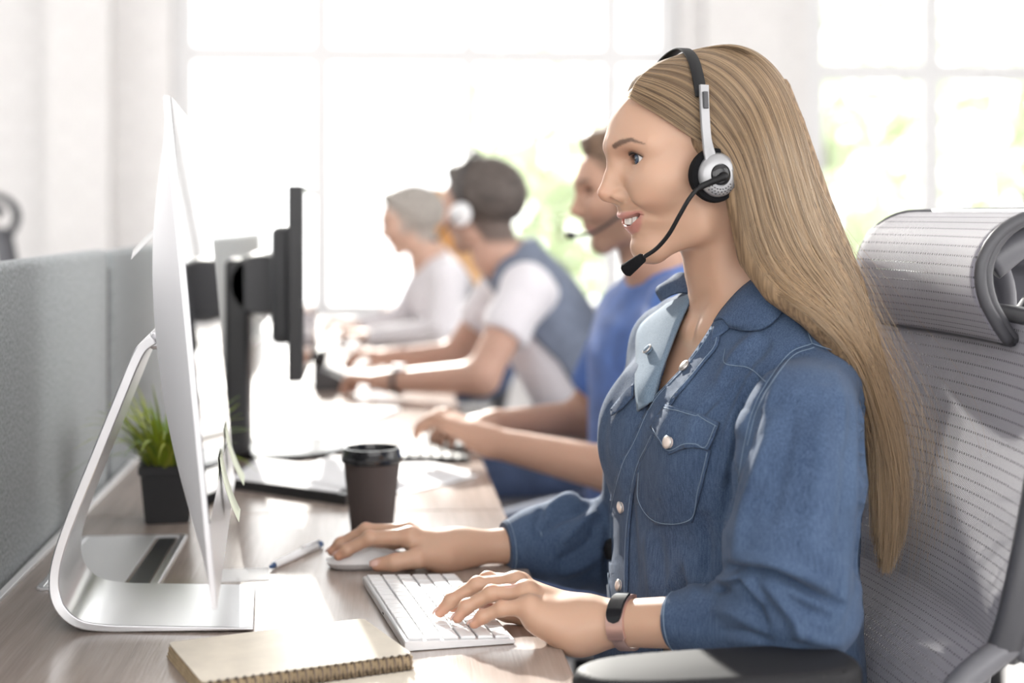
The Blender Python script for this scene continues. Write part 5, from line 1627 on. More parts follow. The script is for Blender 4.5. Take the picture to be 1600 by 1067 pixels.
# ------------------------------------------------------------------ long blond hair
def cap_sdf(p, grow):
    q = HF.to(p)
    d = s_ell(q, (-0.012, 0, 0.030), (0.0965 + grow, 0.0720 + grow, 0.077 + grow))
    return d
def march_cap(x, y, grow):
    """depth where the view ray meets the grown skull, or of its closest pass"""
    ds = np.linspace(1.45, 1.80, 351)
    pts = np.array([list(P(x, y, d)) for d in ds], dtype=F32)
    v = cap_sdf(pts, grow)
    i = np.nonzero(v < 0)[0]
    return ds[i[0]] if len(i) else ds[int(np.argmin(v))]
H = None                                                    # depth taken from the skull
guides_px = [
    [(984, 152, H), (1003, 164, H), (1030, 180, H), (1060, 200, H), (1092, 222, H), (1122, 244, 1.566), (1143, 272, 1.560), (1152, 310, 1.562), (1160, 360, 1.562), (1176, 412, 1.556), (1208, 452, 1.536), (1262, 487, 1.510), (1312, 535, 1.512), (1345, 590, 1.535), (1364, 670, 1.56), (1370, 765, 1.565), (1372, 838, 1.565)],
    [(992, 130, H), (1020, 140, H), (1050, 155, H), (1080, 176, H), (1112, 205, H), (1140, 240, 1.562), (1158, 285, 1.556), (1168, 330, 1.556), (1182, 385, 1.552), (1208, 432, 1.538), (1250, 470, 1.518), (1296, 508, 1.508), (1332, 558, 1.520), (1356, 620, 1.545), (1376, 700, 1.562), (1380, 790, 1.565), (1378, 866, 1.565)],
    [(1012, 110, H), (1045, 114, H), (1078, 126, H), (1112, 150, H), (1144, 188, H), (1168, 236, 1.560), (1184, 290, 1.556), (1198, 345, 1.554), (1220, 400, 1.548), (1254, 446, 1.532), (1292, 486, 1.514), (1325, 532, 1.514), (1350, 586, 1.530), (1370, 650, 1.550), (1386, 730, 1.562), (1388, 812, 1.566), (1382, 894, 1.566)],
    [(1045, 92, H), (1080, 90, H), (1114, 100, H), (1148, 124, H), (1178, 164, H), (1200, 218, 1.568), (1218, 280, 1.565), (1236, 342, 1.562), (1262, 400, 1.556), (1294, 448, 1.540), (1322, 495, 1.524), (1344, 548, 1.524), (1364, 606, 1.540), (1382, 672, 1.556), (1394, 750, 1.566), (1394, 820, 1.570), (1388, 884, 1.570)],
    [(1078, 80, H), (1112, 75, H), (1148, 84, H), (1182, 108, H), (1210, 150, H), (1232, 210, 1.590), (1250, 275, 1.585), (1268, 338, 1.580), (1292, 396, 1.574), (1318, 448, 1.560), (1338, 500, 1.548), (1354, 552, 1.545), (1374, 612, 1.555), (1392, 680, 1.566), (1402, 756, 1.572), (1401, 815, 1.575), (1396, 858, 1.575)],
    [(1108, 73, H), (1140, 70, H), (1174, 80, H), (1206, 106, H), (1234, 150, H), (1256, 212, 1.625), (1275, 278, 1.622), (1296, 340, 1.618), (1318, 396, 1.610), (1338, 448, 1.600), (1352, 500, 1.585), (1366, 552, 1.575), (1387, 614, 1.575), (1404, 684, 1.580), (1411, 758, 1.583), (1408, 800, 1.583), (1403, 838, 1.583)],
    [(1125, 72, 1.66), (1155, 72, 1.675), (1186, 84, 1.685), (1216, 112, 1.69), (1240, 156, 1.69), (1256, 216, 1.69), (1272, 282, 1.69), (1292, 345, 1.68), (1314, 400, 1.67), (1332, 452, 1.66), (1346, 504, 1.64), (1360, 556, 1.62), (1380, 618, 1.605), (1396, 688, 1.60), (1402, 760, 1.60), (1400, 832, 1.60), (1392, 872, 1.60)],
]
NT = 52
GUIDE = []
for g in guides_px:
    pts = [P(x, y, (march_cap(x, y, 0.0115) if d is None else d)) for x, y, d in g]
    c = catmull(pts, 12)
    L = np.concatenate([[0], np.cumsum(np.linalg.norm(np.diff(c, axis=0), axis=1))]); L /= L[-1]
    GUIDE.append(np.stack([np.interp(np.linspace(0, 1, NT), L, c[:, k]) for k in range(3)], 1))
GUIDE = np.array(GUIDE)                                     # guides, steps, xyz
# solid mass under the strands
def hair_sdf(p):
    q = HF.to(p)
    cap = cap_sdf(p, 0.0075)
    # hairline: a sloping plane in front, clear of face and ear
    line = (q[:, 0] - 0.062 + np.maximum(0.062 - q[:, 2], 0) * 0.72 + np.maximum(np.abs(q[:, 1]) - 0.04, 0) * 0.15)
    cap = smax(cap, line * 0.8, 0.004)
    cap = smax(cap, -0.062 - q[:, 2], 0.01)
    d = cap
    for k, g in enumerate(GUIDE):
        idx = list(range(8, NT, 4)) + [NT - 1]
        off = np.array([SY, CY, 0]) * 0.012
        pts = [g[i] + off for i in idx]
        n_ = len(pts)
        rs = [0.0125 * min(1.0, 0.55 + 0.12 * i) * min(1.0, 0.10 + (n_ - 1 - i) / 5.0) for i in range(n_)]
        d = smin(d, s_chain(p, pts, rs), 0.014)
    # fill behind the neck
    d = smin(d, s_chain(p, [HF.pt(-0.085, 0, -0.02), HF.pt(-0.105, 0.0, -0.09), HF.pt(-0.125, 0.01, -0.16), HF.pt(-0.150, 0.02, -0.24), HF.pt(-0.165, 0.03, -0.34)], [0.045, 0.045, 0.040, 0.034, 0.022], 0.02), 0.03)
    return d
glo = GUIDE.reshape(-1, 3).min(0) - 0.05; ghi = GUIDE.reshape(-1, 3).max(0) + 0.05
glo = np.minimum(glo, HEADC - 0.16)
ghi[1] = max(ghi[1], HO.y + 0.12)
Vh, Qh = surface_nets(hair_sdf, glo, ghi, 0.004)
def hair_mat(name, hair=True):
    m = bpy.data.materials.new(name); m.use_nodes = True
    nt = m.node_tree
    at_ = nt.nodes.new('ShaderNodeAttribute'); at_.attribute_name = 'shade'
    rp = nt.nodes.new('ShaderNodeMix'); rp.data_type = 'RGBA'
    rp.inputs[6].default_value = (0.090, 0.054, 0.030, 1); rp.inputs[7].default_value = (0.48, 0.325, 0.185, 1)
    if hair:
        nt.links.new(at_.outputs['Fac'], rp.inputs[0])
        hb = nt.nodes.new('ShaderNodeBsdfHairPrincipled'); hb.parametrization = 'COLOR'
        hb.inputs['Roughness'].default_value = 0.38; hb.inputs['Radial Roughness'].default_value = 0.55
        nt.links.new(rp.outputs[2], hb.inputs['Color'])
        df = nt.nodes.new('ShaderNodeBsdfDiffuse'); nt.links.new(rp.outputs[2], df.inputs['Color'])
        mx = nt.nodes.new('ShaderNodeMixShader'); mx.inputs[0].default_value = 0.45
        nt.links.new(hb.outputs[0], mx.inputs[1]); nt.links.new(df.outputs[0], mx.inputs[2])
        nt.links.new(mx.outputs[0], nt.nodes['Material Output'].inputs[0])
    else:
        tc = nt.nodes.new('ShaderNodeTexCoord'); mp = nt.nodes.new('ShaderNodeMapping'); mp.inputs['Scale'].default_value = (260, 260, 12)
        n = nt.nodes.new('ShaderNodeTexNoise'); n.inputs['Scale'].default_value = 1
        nt.links.new(tc.outputs['Object'], mp.inputs[0]); nt.links.new(mp.outputs[0], n.inputs['Vector']); 
        mr = nt.nodes.new('ShaderNodeMapRange'); mr.inputs[1].default_value = 0.3; mr.inputs[2].default_value = 0.7; mr.inputs[3].default_value = 0.05; mr.inputs[4].default_value = 0.6
        nt.links.new(n.outputs['Fac'], mr.inputs[0]); nt.links.new(mr.outputs[0], rp.inputs[0])
        b = nt.nodes['Principled BSDF']; b.inputs['Roughness'].default_value = 0.55
        nt.links.new(rp.outputs[2], b.inputs['Base Color'])
    return m
M['hair'] = hair_mat('blond_hair'); M['hair_base'] = hair_mat('blond_hair_mass', False)
hair = wpart('hair', mesh_np('hair', Vh, Qh), M['hair_base'])
def make_strands(name, pts, rad, shade, mt, parent):
    """pts (n, m, 3)"""
    n, m = pts.shape[:2]
    cu = bpy.data.hair_curves.new(name)
    cu.add_curves([m] * n)
    cu.attributes['position'].data.foreach_set('vector', pts.astype(np.float32).ravel())
    ra = cu.attributes.get('radius') or cu.attributes.new('radius', 'FLOAT', 'POINT')
    ra.data.foreach_set('value', rad.astype(np.float32).ravel())
    sa = cu.attributes.new('shade', 'FLOAT', 'POINT')
    sa.data.foreach_set('value', shade.astype(np.float32).ravel())
    o = bpy.data.objects.new(name, cu); COL.objects.link(o); cu.materials.append(mt)
    o.parent = parent
    return o
def spline_u(u):
    """curve family at position u in [0, n-1] across the guides (vectorised catmull-rom)"""
    n = len(GUIDE)
    i = np.clip(np.floor(u).astype(int), 0, n - 2); t = (u - i)[:, None, None]
    g0 = GUIDE[np.maximum(i - 1, 0)]; g1 = GUIDE[i]; g2 = GUIDE[i + 1]; g3 = GUIDE[np.minimum(i + 2, n - 1)]
    return 0.5 * (2 * g1 + (g2 - g0) * t + (2 * g0 - 5 * g1 + 4 * g2 - g3) * t * t + (3 * g1 - g0 - 3 * g2 + g3) * t ** 3)
def strands(n, seed, spread, lift, wav, umax=6.0, fly=0.0):
    r = np.random.default_rng(seed)
    u = r.uniform(0, umax, n)
    ncl = 90
    cl = np.sort(r.uniform(0, umax, ncl))
    near = cl[np.clip(np.searchsorted(cl, u), 0, ncl - 1)]
    c = spline_u(u); cc = spline_u(near)
    t = np.linspace(0, 1, NT)[None, :, None]
    k = 0.60 * sstep(0.08, 0.75, t)                          # strands gather into locks towards the ends
    c = c * (1 - k) + cc * k
    view = np.array([SY, CY, 0.0])
    off = (-view * 1.0)[None, None, :] * r.uniform(-0.006, lift, n)[:, None, None] * (0.35 + 0.65 * sstep(0.0, 0.3, t))
    ph = r.uniform(0, 6.28, (n, 1, 1)); fr = r.uniform(2.0, 5.5, (n, 1, 1))
    dirs = r.normal(size=(n, 1, 3)); dirs /= np.linalg.norm(dirs, axis=2, keepdims=True)
    w = dirs * (wav * r.uniform(0.2, 1.0, (n, 1, 1))) * np.sin(fr * 6.28 * t + ph) * sstep(0.1, 0.6, t)
    sp = dirs * spread * r.uniform(0, 1, (n, 1, 1)) ** 2 * sstep(0.15, 1.0, t)
    c = c + off + w + sp
    if fly:
        d2 = r.normal(size=(n, 1, 3)) * fly; d2[:, :, 0] += fly * 0.7
        c = c + d2 * sstep(0.2, 1.0, t) ** 1.2 * np.sin(2.2 * t * r.uniform(0.6, 1.5, (n, 1, 1)))
    # trim the ends unevenly
    end = 1.0 - 0.22 * r.random(n) ** 2.2
    tt = np.linspace(0, 1, NT)
    out = np.empty_like(c)
    for a in range(n):
        for ax in range(3): out[a, :, ax] = np.interp(tt * end[a], tt, c[a, :, ax])
    s0 = 0.5 + 0.30 * np.sin(near * 17.0 + 1.0) * r.uniform(0.4, 1, n) + r.normal(0, 0.17, n)
    sh = np.clip(s0[:, None] - 0.08 + 0.45 * np.minimum(tt[None, :] - 0.32, 0.35), 0, 1)
    return out, sh
tt = np.linspace(0, 1, NT)
pts, sh = strands(9500, 3, 0.010, 0.0045, 0.0022)
make_strands('hair_strands', pts, np.tile(0.00042 * (1 - 0.55 * tt ** 3), (len(pts), 1)), sh, M['hair'], hair)
pts, sh = strands(300, 8, 0.022, 0.006, 0.006, 6.0, fly=0.026)
make_strands('loose_strands', pts, np.tile(0.00016 * (1 - 0.5 * tt), (len(pts), 1)), np.clip(sh + 0.25, 0, 1), M['hair'], hair)
# short strands lying back from the forehead hairline and at the temple
r = np.random.default_rng(21); n = 900; m = 14
c = np.empty((n, m, 3))
for a in range(n):
    f = r.random()
    x0 = 980 + 112 * f + r.normal(0, 3); y0 = 150 - 62 * math.sin(f * 1.45) + 6 * f + r.normal(0, 2) + (0 if r.random() < 0.6 else 40 * f * r.random())
    ln = max(30.0, (1088 - x0) * 1.06 + r.uniform(-8, 40)); an = math.radians(26 + 14 * f + r.normal(0, 4)) * min(1.0, (240 - y0) / 95)
    for b in range(m):
        t = b / (m - 1)
        x = x0 + ln * t * math.cos(an); y = y0 + ln * t * math.sin(an) + 6 * t * (1 - t)
        c[a, b] = (x, y, 0)
flat = c.reshape(-1, 3)
# nearest depth on the cap, sampled on a coarse table
tx, ty = np.linspace(960, 1240, 36), np.linspace(60, 330, 34)
tab = np.array([[march_cap(x, y, 0.0115) for y in ty] for x in tx])
fi = np.clip((flat[:, 0] - tx[0]) / (tx[1] - tx[0]), 0, 34.99); fj = np.clip((flat[:, 1] - ty[0]) / (ty[1] - ty[0]), 0, 32.99)
ii, jj = fi.astype(int), fj.astype(int); a_, b_ = fi - ii, fj - jj
dd = tab[ii, jj] * (1 - a_) * (1 - b_) + tab[ii + 1, jj] * a_ * (1 - b_) + tab[ii, jj + 1] * (1 - a_) * b_ + tab[ii + 1, jj + 1] * a_ * b_
W3 = np.array([list(P(x, y, d)) for (x, y, _), d in zip(flat, dd)]).reshape(n, m, 3)
make_strands('hairline_strands', W3, np.tile(0.00034 * (1 - 0.6 * np.linspace(0, 1, m)), (n, 1)), np.clip(r.normal(0.45, 0.2, (n, 1)) + np.zeros((n, m)), 0, 1), M['hair'], hair)

# ------------------------------------------------------------------ headset
hs = empty('headset', HF.pt(0.012, 0.085, -0.02), 0, 'black and silver headset with microphone boom worn by the blond woman', 'headset')
def hpart(mb, name, mt, parent=None, angle=50):
    me_ = bpy.data.meshes.new(name); mb.bm.to_mesh(me_); mb.bm.free()
    o = link(name, me_, mt, parent or hs, True)
    me_.set_sharp_from_angle(angle=math.radians(angle))
    if parent is None: o.location = -hs.location
    return o
M['silver'] = mat('silver_plastic', (0.33, 0.33, 0.34), 0.32, metal=0.5)
M['foam'] = mat('black_foam', (0.006, 0.006, 0.007), 0.95, spec=0.2, bump=(700, 0.6, 0.001))
M['rubber'] = mat('black_rubber', (0.007, 0.007, 0.008), 0.5, spec=0.3)
HR = Matrix(HF.R.T.tolist())
def HL(x, y, z): return HF.pt(x, y, z)
def band_pt(s):
    """s in [-1, 1] from the far ear over the head to the near ear"""
    kp = [(0.0218, -0.084, 0.020), (0.0225, -0.080, 0.052), (0.0210, -0.066, 0.083), (0.0165, -0.038, 0.108), (0.0125, 0.0, 0.1185), (0.0165, 0.038, 0.108), (0.0210, 0.066, 0.083), (0.0225, 0.080, 0.052), (0.0218, 0.084, 0.020)]
    return kp
bc = catmull([tuple(HL(*k)) for k in band_pt(0)], 8)
def ribbon(path, width, thick, name, mt, wdir=None):
    b = bmesh.new(); rings = []
    cen = np.array(HL(0.0, 0, 0.0))
    for i, p_ in enumerate(path):
        t = Vector(path[min(i + 1, len(path) - 1)] - path[max(i - 1, 0)]).normalized()
        w = Vector(HF.R[0]); w = (w - t * w.dot(t)).normalized(); n_ = t.cross(w).normalized()
        ww = width[i] / 2 if hasattr(width, '__len__') else width / 2
        p_ = Vector(p_)
        prof = [(-1, -0.4), (-0.85, -0.8), (0.85, -0.8), (1, -0.4), (1, 0.4), (0.8, 0.9), (-0.8, 0.9), (-1, 0.4)]
        rings.append([b.verts.new(p_ + w * ww * a + n_ * thick / 2 * c_) for a, c_ in prof])
    for A_1, B_1 in zip(rings[:-1], rings[1:]):
        for k in range(8): b.faces.new((A_1[k], A_1[(k + 1) % 8], B_1[(k + 1) % 8], B_1[k]))
    b.faces.new(rings[0]); b.faces.new(list(reversed(rings[-1])))
    bmesh.ops.recalc_face_normals(b, faces=b.faces)
    mb = MB(); mb._add(b)
    return hpart(mb, name, mt)
nb_ = len(bc)
ribbon(bc[10:nb_ - 10], 0.0135, 0.0032, 'headband', M['rubber'])
for s in (1, -1):
    # slider arm widening into the ear shell
    arm = catmull([tuple(HL(0.0218, s * 0.0830, 0.072)), tuple(HL(0.0226, s * 0.0865, 0.045)), tuple(HL(0.0218, s * 0.0900, 0.015)), tuple(HL(0.0190, s * 0.0945, -0.006)), tuple(HL(0.0150, s * 0.0970, -0.018))], 6)
    ribbon(arm, list(np.interp(np.linspace(0, 1, len(arm)), [0, 0.5, 0.8, 1], [0.0105, 0.0105, 0.0150, 0.0210])), 0.0055, 'slider_arm', M['silver'])
    mb = MB().box(tuple(HL(0.0222, s * 0.0885, 0.056)), (0.0055, 0.0030, 0.018), HR @ Matrix.Rotation(0.10 * s, 3, 'X'), 0.0008)
    hpart(mb, 'slider_slot', M['dark_grey'])
    # cup: foam cushion, silver teardrop shell, dark pivot disc
    RX = HR @ Matrix.Rotation(-s * math.pi / 2, 3, 'X')
    c0_ = HL(0.0105, s * 0.0800, -0.0225)
    mb = MB().lathe([(0, -0.006), (0.020, -0.006), (0.0275, -0.001), (0.0292, 0.005), (0.0275, 0.0105), (0.020, 0.0125), (0, 0.0125)], 36, tuple(c0_), RX)
    hpart(mb, 'ear_cushion', M['foam'])
    mb = MB().lathe([(0.0215, 0.010), (0.0222, 0.013), (0.0205, 0.0175), (0.0160, 0.0200), (0.0112, 0.0205), (0.0108, 0.0185), (0, 0.0180)], 36, tuple(c0_), RX, 1.0, 1.05)
    shell = hpart(mb, 'ear_shell', M['silver'])
    mb = MB().lathe([(0.0106, 0.0175), (0.0108, 0.0205), (0.0095, 0.0222), (0.006, 0.0228), (0, 0.0230)], 28, tuple(c0_), RX)
    hpart(mb, 'pivot_disc', M['black_gloss'])
    if s == 1:
        mb = MB()
        for row, rr in ((0, 0.0145), (1, 0.0172), (2, 0.0195)):
            for k in range(8):
                a = math.radians(-140 + k * 13 + row * 6)
                zz = 0.0204 if row == 0 else (0.0196 if row == 1 else 0.0183)
                pos = Vector((rr * math.cos(a), -rr * math.sin(a) * 1.05, zz))
                mb.lathe([(0, 0.0006), (0.0007, 0.0005), (0.0007, -0.001)], 6, tuple(Vector(c0_) + RX @ Vector((pos.x, pos.y, pos.z))), RX)
        hpart(mb, 'sound_holes', M['black'])
mb = MB().tube(catmull([tuple(HL(0.0100, 0.1000, -0.0235)), tuple(HL(0.0105, 0.1080, -0.0250)), tuple(P(1095, 292, 1.548)), tuple(P(1078, 309, 1.545)), tuple(P(1062, 336, 1.550)), tuple(P(1045, 366, 1.560)), tuple(P(1026, 388, 1.570)), tuple(P(1004, 403, 1.578))], 6), [0.0042] * 7 + [0.0034] * 6 + [0.0023] * 30, 10)
hpart(mb, 'boom', M['rubber'])
m0, m1 = P(1006, 401, 1.577), P(976, 424, 1.588)
mb = MB().tube([m0, m0.lerp(m1, 0.06), m0.lerp(m1, 0.55), m0.lerp(m1, 0.92), m1], [0.0035, 0.0052, 0.0068, 0.0078, 0.0060], 16)
hpart(mb, 'microphone', M['foam'])

# ------------------------------------------------------------------ fitness band on the near wrist
fb_c = P(980, 974, 1.5160)
fa = (Vector(LW) - Vector(LFm)).normalized()
fu = (oc - fb_c).normalized(); fu = (fu - fa * fu.dot(fa)).normalized()          # towards the camera
fv = Vector((0, 0, 1)); fv = (fv - fa * fv.dot(fa) - fu * fv.dot(fu)).normalized()
fb = empty('fitness_band', fb_c, 0, 'black-screened fitness band with rose strap on the near wrist', 'fitness band')
def fring(a, r, t=0.0): return fu * math.cos(a) * r + fv * math.sin(a) * r + fa * t
RB = 0.0262
def fband(a0, a1, w, r0, r1, n, name, mt, parent, ends=True, bev=0.0006):
    b = bmesh.new(); rings = []
    for k in range(n + 1):
        a = a0 + (a1 - a0) * k / n
        ww = w(k / n) if callable(w) else w
        rings.append([b.verts.new(fring(a, r0, -ww / 2)), b.verts.new(fring(a, (r0 + 3 * r1) / 4, -ww / 2)), b.verts.new(fring(a, r1, -ww / 2 + bev)), b.verts.new(fring(a, r1, ww / 2 - bev)), b.verts.new(fring(a, (r0 + 3 * r1) / 4, ww / 2)), b.verts.new(fring(a, r0, ww / 2))])
    for A_1, B_1 in zip(rings[:-1], rings[1:]):
        for k in range(6): b.faces.new((A_1[k], A_1[(k + 1) % 6], B_1[(k + 1) % 6], B_1[k]))
    b.faces.new(rings[0]); b.faces.new(list(reversed(rings[-1])))
    bmesh.ops.recalc_face_normals(b, faces=b.faces)
    mb = MB(); mb._add(b)
    return mb.build(name, mt, parent, angle=40)
M['rose'] = mat('rose_gold_metal', (0.70, 0.46, 0.40), 0.28, metal=0.8)
M['strap'] = mat('taupe_mesh_strap', (0.36, 0.24, 0.21), 0.5, metal=0.25, bump=(1500, 0.5, 0.0004))
fband(math.radians(95), math.radians(325), 0.0145, RB - 0.001, RB + 0.0010, 40, 'strap', M['strap'], fb)
rw_ = lambda L: (lambda t: 0.0185 * (max(0.0, 1 - abs(2 * t - 1) ** 5)) ** 0.5 * L + 0.001)
fband(math.radians(-32), math.radians(98), 0.0200, RB - 0.001, RB + 0.0026, 30, 'case', M['rose'], fb)
fband(math.radians(0), math.radians(88), rw_(0.93), RB + 0.001, RB + 0.0046, 26, 'display', M['black_gloss'], fb)
fband(math.radians(-35), math.radians(-31), 0.017, RB - 0.001, RB + 0.0030, 3, 'strap_bar', M['rose'], fb)
# ------------------------------------------------------------------ colleagues further down the row
M['skin2'] = attr_mat('skin_far', 0.5, 0.4, sss=0.12)
M_LEV = np.array([(-0.06, 0.0, 0.175, 0.130), (0.0, 0.0, 0.175, 0.130), (0.12, 0.0, 0.165, 0.120), (0.25, 0.0, 0.170, 0.118), (0.36, 0.0, 0.182, 0.118), (0.43, -0.005, 0.176, 0.104), (0.48, -0.015, 0.135, 0.080), (0.52, -0.020, 0.085, 0.062), (0.56, -0.020, 0.058, 0.056)], dtype=F32)
def person(label, head, head_yaw, neck, hip, tyaw, near, far, G, cloth, cloth_m, sleeve, trousers_m, hair_m, hair_fn, group='office workers at the desks', h=0.0062, wide=1.0, pitch=0.0):
    """head, neck, hip: (px, py, depth); near / far: dicts with shoulder, elbow, wrist, hand"""
    HO_ = P(*head); hf = view_frame(HO_, head_yaw, pitch)
    N_ = P(*neck); Hp = P(*hip)
    tf0 = view_frame((Hp.x, Hp.y, 0), tyaw)
    up_ = np.array(N_ - Hp) / (N_ - Hp).length
    f_ = tf0.R[0] - up_ * float(tf0.R[0] @ up_)
    tf = Frame(Hp, f_, up_)
    sc = (N_ - Hp).length / 0.53
    lev = M_LEV.copy(); lev[:, 0] *= sc; lev[:, 1:] *= wide
    root = empty('person', (Hp.x, Hp.y, 0), 0, label, 'person', group)
    J = {}
    for k, a in (('n', near), ('f', far)): J[k] = [P(*x) for x in a]
    def torso(p, grow=0.0):
        q = tf.to(p)
        d = loft_sdf(q, lev, grow)
        for k in ('n', 'f'):
            d = smin(d, s_cone(p, N_ - (N_ - Hp) * 0.06, J[k][0], 0.045 + grow, 0.052 + grow), 0.05)
        return d
    def arm(p, k, grow=0.0, end=3):
        j = J[k]; return s_chain(p, j[:3], [0.047 + grow, 0.040 + grow, 0.026 + grow], 0.02)
    def hand(p, k):
        j = J[k]; w, hd = np.array(j[2]), np.array(j[3])
        ax = hd - w; L = np.linalg.norm(ax); ax /= L
        lat = np.cross(ax, [0, 0, 1.0]); lat /= np.linalg.norm(lat)       # to the right of the hand
        up = np.cross(lat, ax)
        palm = w + ax * 0.075
        d = s_cone(p, w, w + ax * 0.03, 0.024, 0.024)
        fs = None
        for i, (o, ln) in enumerate(((-0.030, 0.060), (-0.010, 0.072), (0.010, 0.076), (0.030, 0.068))):
            m0_ = palm + lat * o + up * 0.006
            d = smin(d, s_cone(p, w + ax * 0.025 + lat * o * 0.5, m0_, 0.016, 0.0125), 0.012)
            a1 = m0_ + ax * ln * 0.45 + up * 0.004; a2 = m0_ + ax * ln * 0.72 - up * 0.020; a3 = m0_ + ax * ln * 0.82 - up * 0.040
            f = s_chain(p, [m0_, a1, a2, a3], [0.0115, 0.0098, 0.0086, 0.0070])
            fs = f if fs is None else np.minimum(fs, f)
        sg = 1 if k == 'n' else -1
        th = s_chain(p, [w + ax * 0.025 + lat * 0.02 * sg, w + ax * 0.06 + lat * 0.045 * sg - up * 0.012, w + ax * 0.095 + lat * 0.046 * sg - up * 0.028], [0.015, 0.0115, 0.0085])
        return smin(smin(d, fs, 0.006), th, 0.008)
    NKa, NKb = hf.pt(-0.030, 0, -0.055), hf.pt(-0.045, 0, -0.12)
    def skin(p):
        d = head_sdf(hf.to(p), G)
        d = smin(d, s_chain(p, [NKa, NKb, N_], [0.055, 0.055, 0.060], 0.02), 0.02)
        d = smin(d, torso(p, -0.016), 0.04)
        for k in ('n', 'f'): d = smin(d, smin(arm(p, k), hand(p, k), 0.015), 0.012)
        return d
    allp = [HO_, Hp] + J['n'] + J['f']
    lo, hi = bounds(allp, 0.16); lo[2] = max(lo[2], Hp.z - 0.05); hi[2] = HO_.z + 0.14
    V_, Q_ = surface_nets(skin, lo, hi, h)
    me_ = mesh_np('body', V_, Q_)
    q = hf.to(V_.astype(F32)); C_ = np.tile(np.array(G['skin']), (len(V_), 1))
    hm = q[:, 2] > -0.125
    hc_ = head_cols(q, G); near_head = (np.linalg.norm(q, axis=1) < 0.17)
    C_[hm & near_head] = hc_[hm & near_head]
    set_cols(me_, C_)
    def part(name, me_, mt):
        o = link(name, me_, mt, root, True); o.location = -root.location; return o
    part('body', me_, M['skin2'])
    # garment
    def garment(p):
        d = torso(p, 0.004)
        for k in ('n', 'f'):
            j = J[k]
            if sleeve >= 2: a = s_chain(p, [j[0], j[1], j[2]], [0.062, 0.054, 0.036], 0.02)
            else:
                e = j[0] + (j[1] - j[0]) * sleeve
                a = s_cone(p, j[0], e, 0.064, 0.058)
                dr = (j[1] - j[0]).normalized(); rel = p - V3(e)
                cutp = rel @ V3(dr); nearp = (rel * rel).sum(1) < 0.09 ** 2
                a = np.where(nearp, np.maximum(a, cutp), a)
            d = smin(d, a + 0.003 * vnoise(p * F32(24), 3), 0.02)
        d = d + 0.004 * vnoise(p * np.array([14, 14, 9], dtype=F32), 6)
        nk = s_chain(p, [NKb, N_], [0.058, 0.066])
        return smax(d, -nk, 0.006)
    V_, Q_ = surface_nets(garment, lo - 0.04, hi + 0.04, h * 1.2)
    part(cloth, mesh_np(cloth, V_, Q_), cloth_m)
    # trousers
    def legs(p):
        d = s_ell(tf0.to(p), (0, 0, Hp.z - 0.03), (0.15, 0.18, 0.11))
        for s in (-1, 1):
            kn = tf0.pt(0.44, s * 0.11, 0.52); an = tf0.pt(0.46, s * 0.11, 0.10)
            d = smin(d, s_chain(p, [tf0.pt(0, s * 0.09, Hp.z - 0.03), kn, an], [0.095, 0.07, 0.055], 0.03), 0.03)
        return d
    kn = [tf0.pt(0.5, s * 0.2, 0.08) for s in (-1, 1)] + [tf0.pt(-0.2, s * 0.25, Hp.z + 0.12) for s in (-1, 1)]
    lo2, hi2 = bounds(kn, 0.08); lo2[2] = 0.03
    V_, Q_ = surface_nets(legs, lo2, hi2, 0.012)
    part('trousers', mesh_np('trousers', V_, Q_), trousers_m)
    for s in (-1, 1):
        V_, Q_ = surface_nets(lambda p: smax(s_chain(p, [tf0.pt(0.43, s * 0.11, 0.06), tf0.pt(0.60, s * 0.13, 0.04)], [0.05, 0.045]), 0.002 - p[:, 2], 0.005), *bounds([tf0.pt(0.43, s * 0.11, 0.06), tf0.pt(0.60, s * 0.13, 0.04)], 0.07), 0.008)
        part('shoe', mesh_np('shoe', V_, Q_), M['dark_grey'])
    # hair
    V_, Q_ = surface_nets(lambda p: hair_fn(p, hf), *bounds([HO_ - Vector((0.16, 0.16, 0.34)), HO_ + Vector((0.16, 0.16, 0.15))], 0.0), h)
    part('hair', mesh_np('hair', V_, Q_), hair_m)
    return root, hf, tf, J
def short_hair(grow=0.014, low=-0.055):
    def fn(p, hf):
        q = hf.to(p)
        front = q[:, 0] - 0.074 + np.maximum(0.062 - q[:, 2], 0) * 0.85
        # sideburn in front of the ear, nape behind
        front = np.minimum(front, np.maximum(np.abs(q[:, 0] - 0.020) - 0.008, -0.030 - q[:, 2]))
        ln = np.maximum(front, (low - q[:, 2]) * 0.9 + np.maximum(q[:, 0] + 0.01, 0) * 0.7) + 0.004 * vnoise(p * F32(90), 8)
        th = grow * sstep(-0.002, 0.050, -ln) + 0.0012
        d = s_ell(q, (-0.012, 0, 0.030), (0.0965, 0.0720, 0.077)) - th + 0.0025 * vnoise(p * F32(85), 1)
        d = smax(d, ln * 0.8, 0.004)
        return smin(d, smax(s_ell(q, (0.044, 0, 0.084), (0.044, 0.050, 0.027)) + 0.003 * vnoise(p * F32(80), 4), 0.055 - q[:, 2], 0.01), 0.02)
    return fn
def long_hair(p, hf):
    q = hf.to(p)
    d = s_ell(q, (-0.012, 0, 0.030), (0.108, 0.084, 0.090))
    d = smax(d, (q[:, 0] - 0.060 + np.maximum(0.062 - q[:, 2], 0) * 0.6) * 0.8, 0.008)
    return smin(d, s_chain(p, [hf.pt(-0.06, 0, 0.0), hf.pt(-0.075, 0, -0.12), hf.pt(-0.09, 0, -0.28)], [0.078, 0.070, 0.045]), 0.03)
def streaky(name, c, a=0.35): return mat(name, c, 0.6, noise=(60, a, 5), bump=(120, 0.6, 0.004))
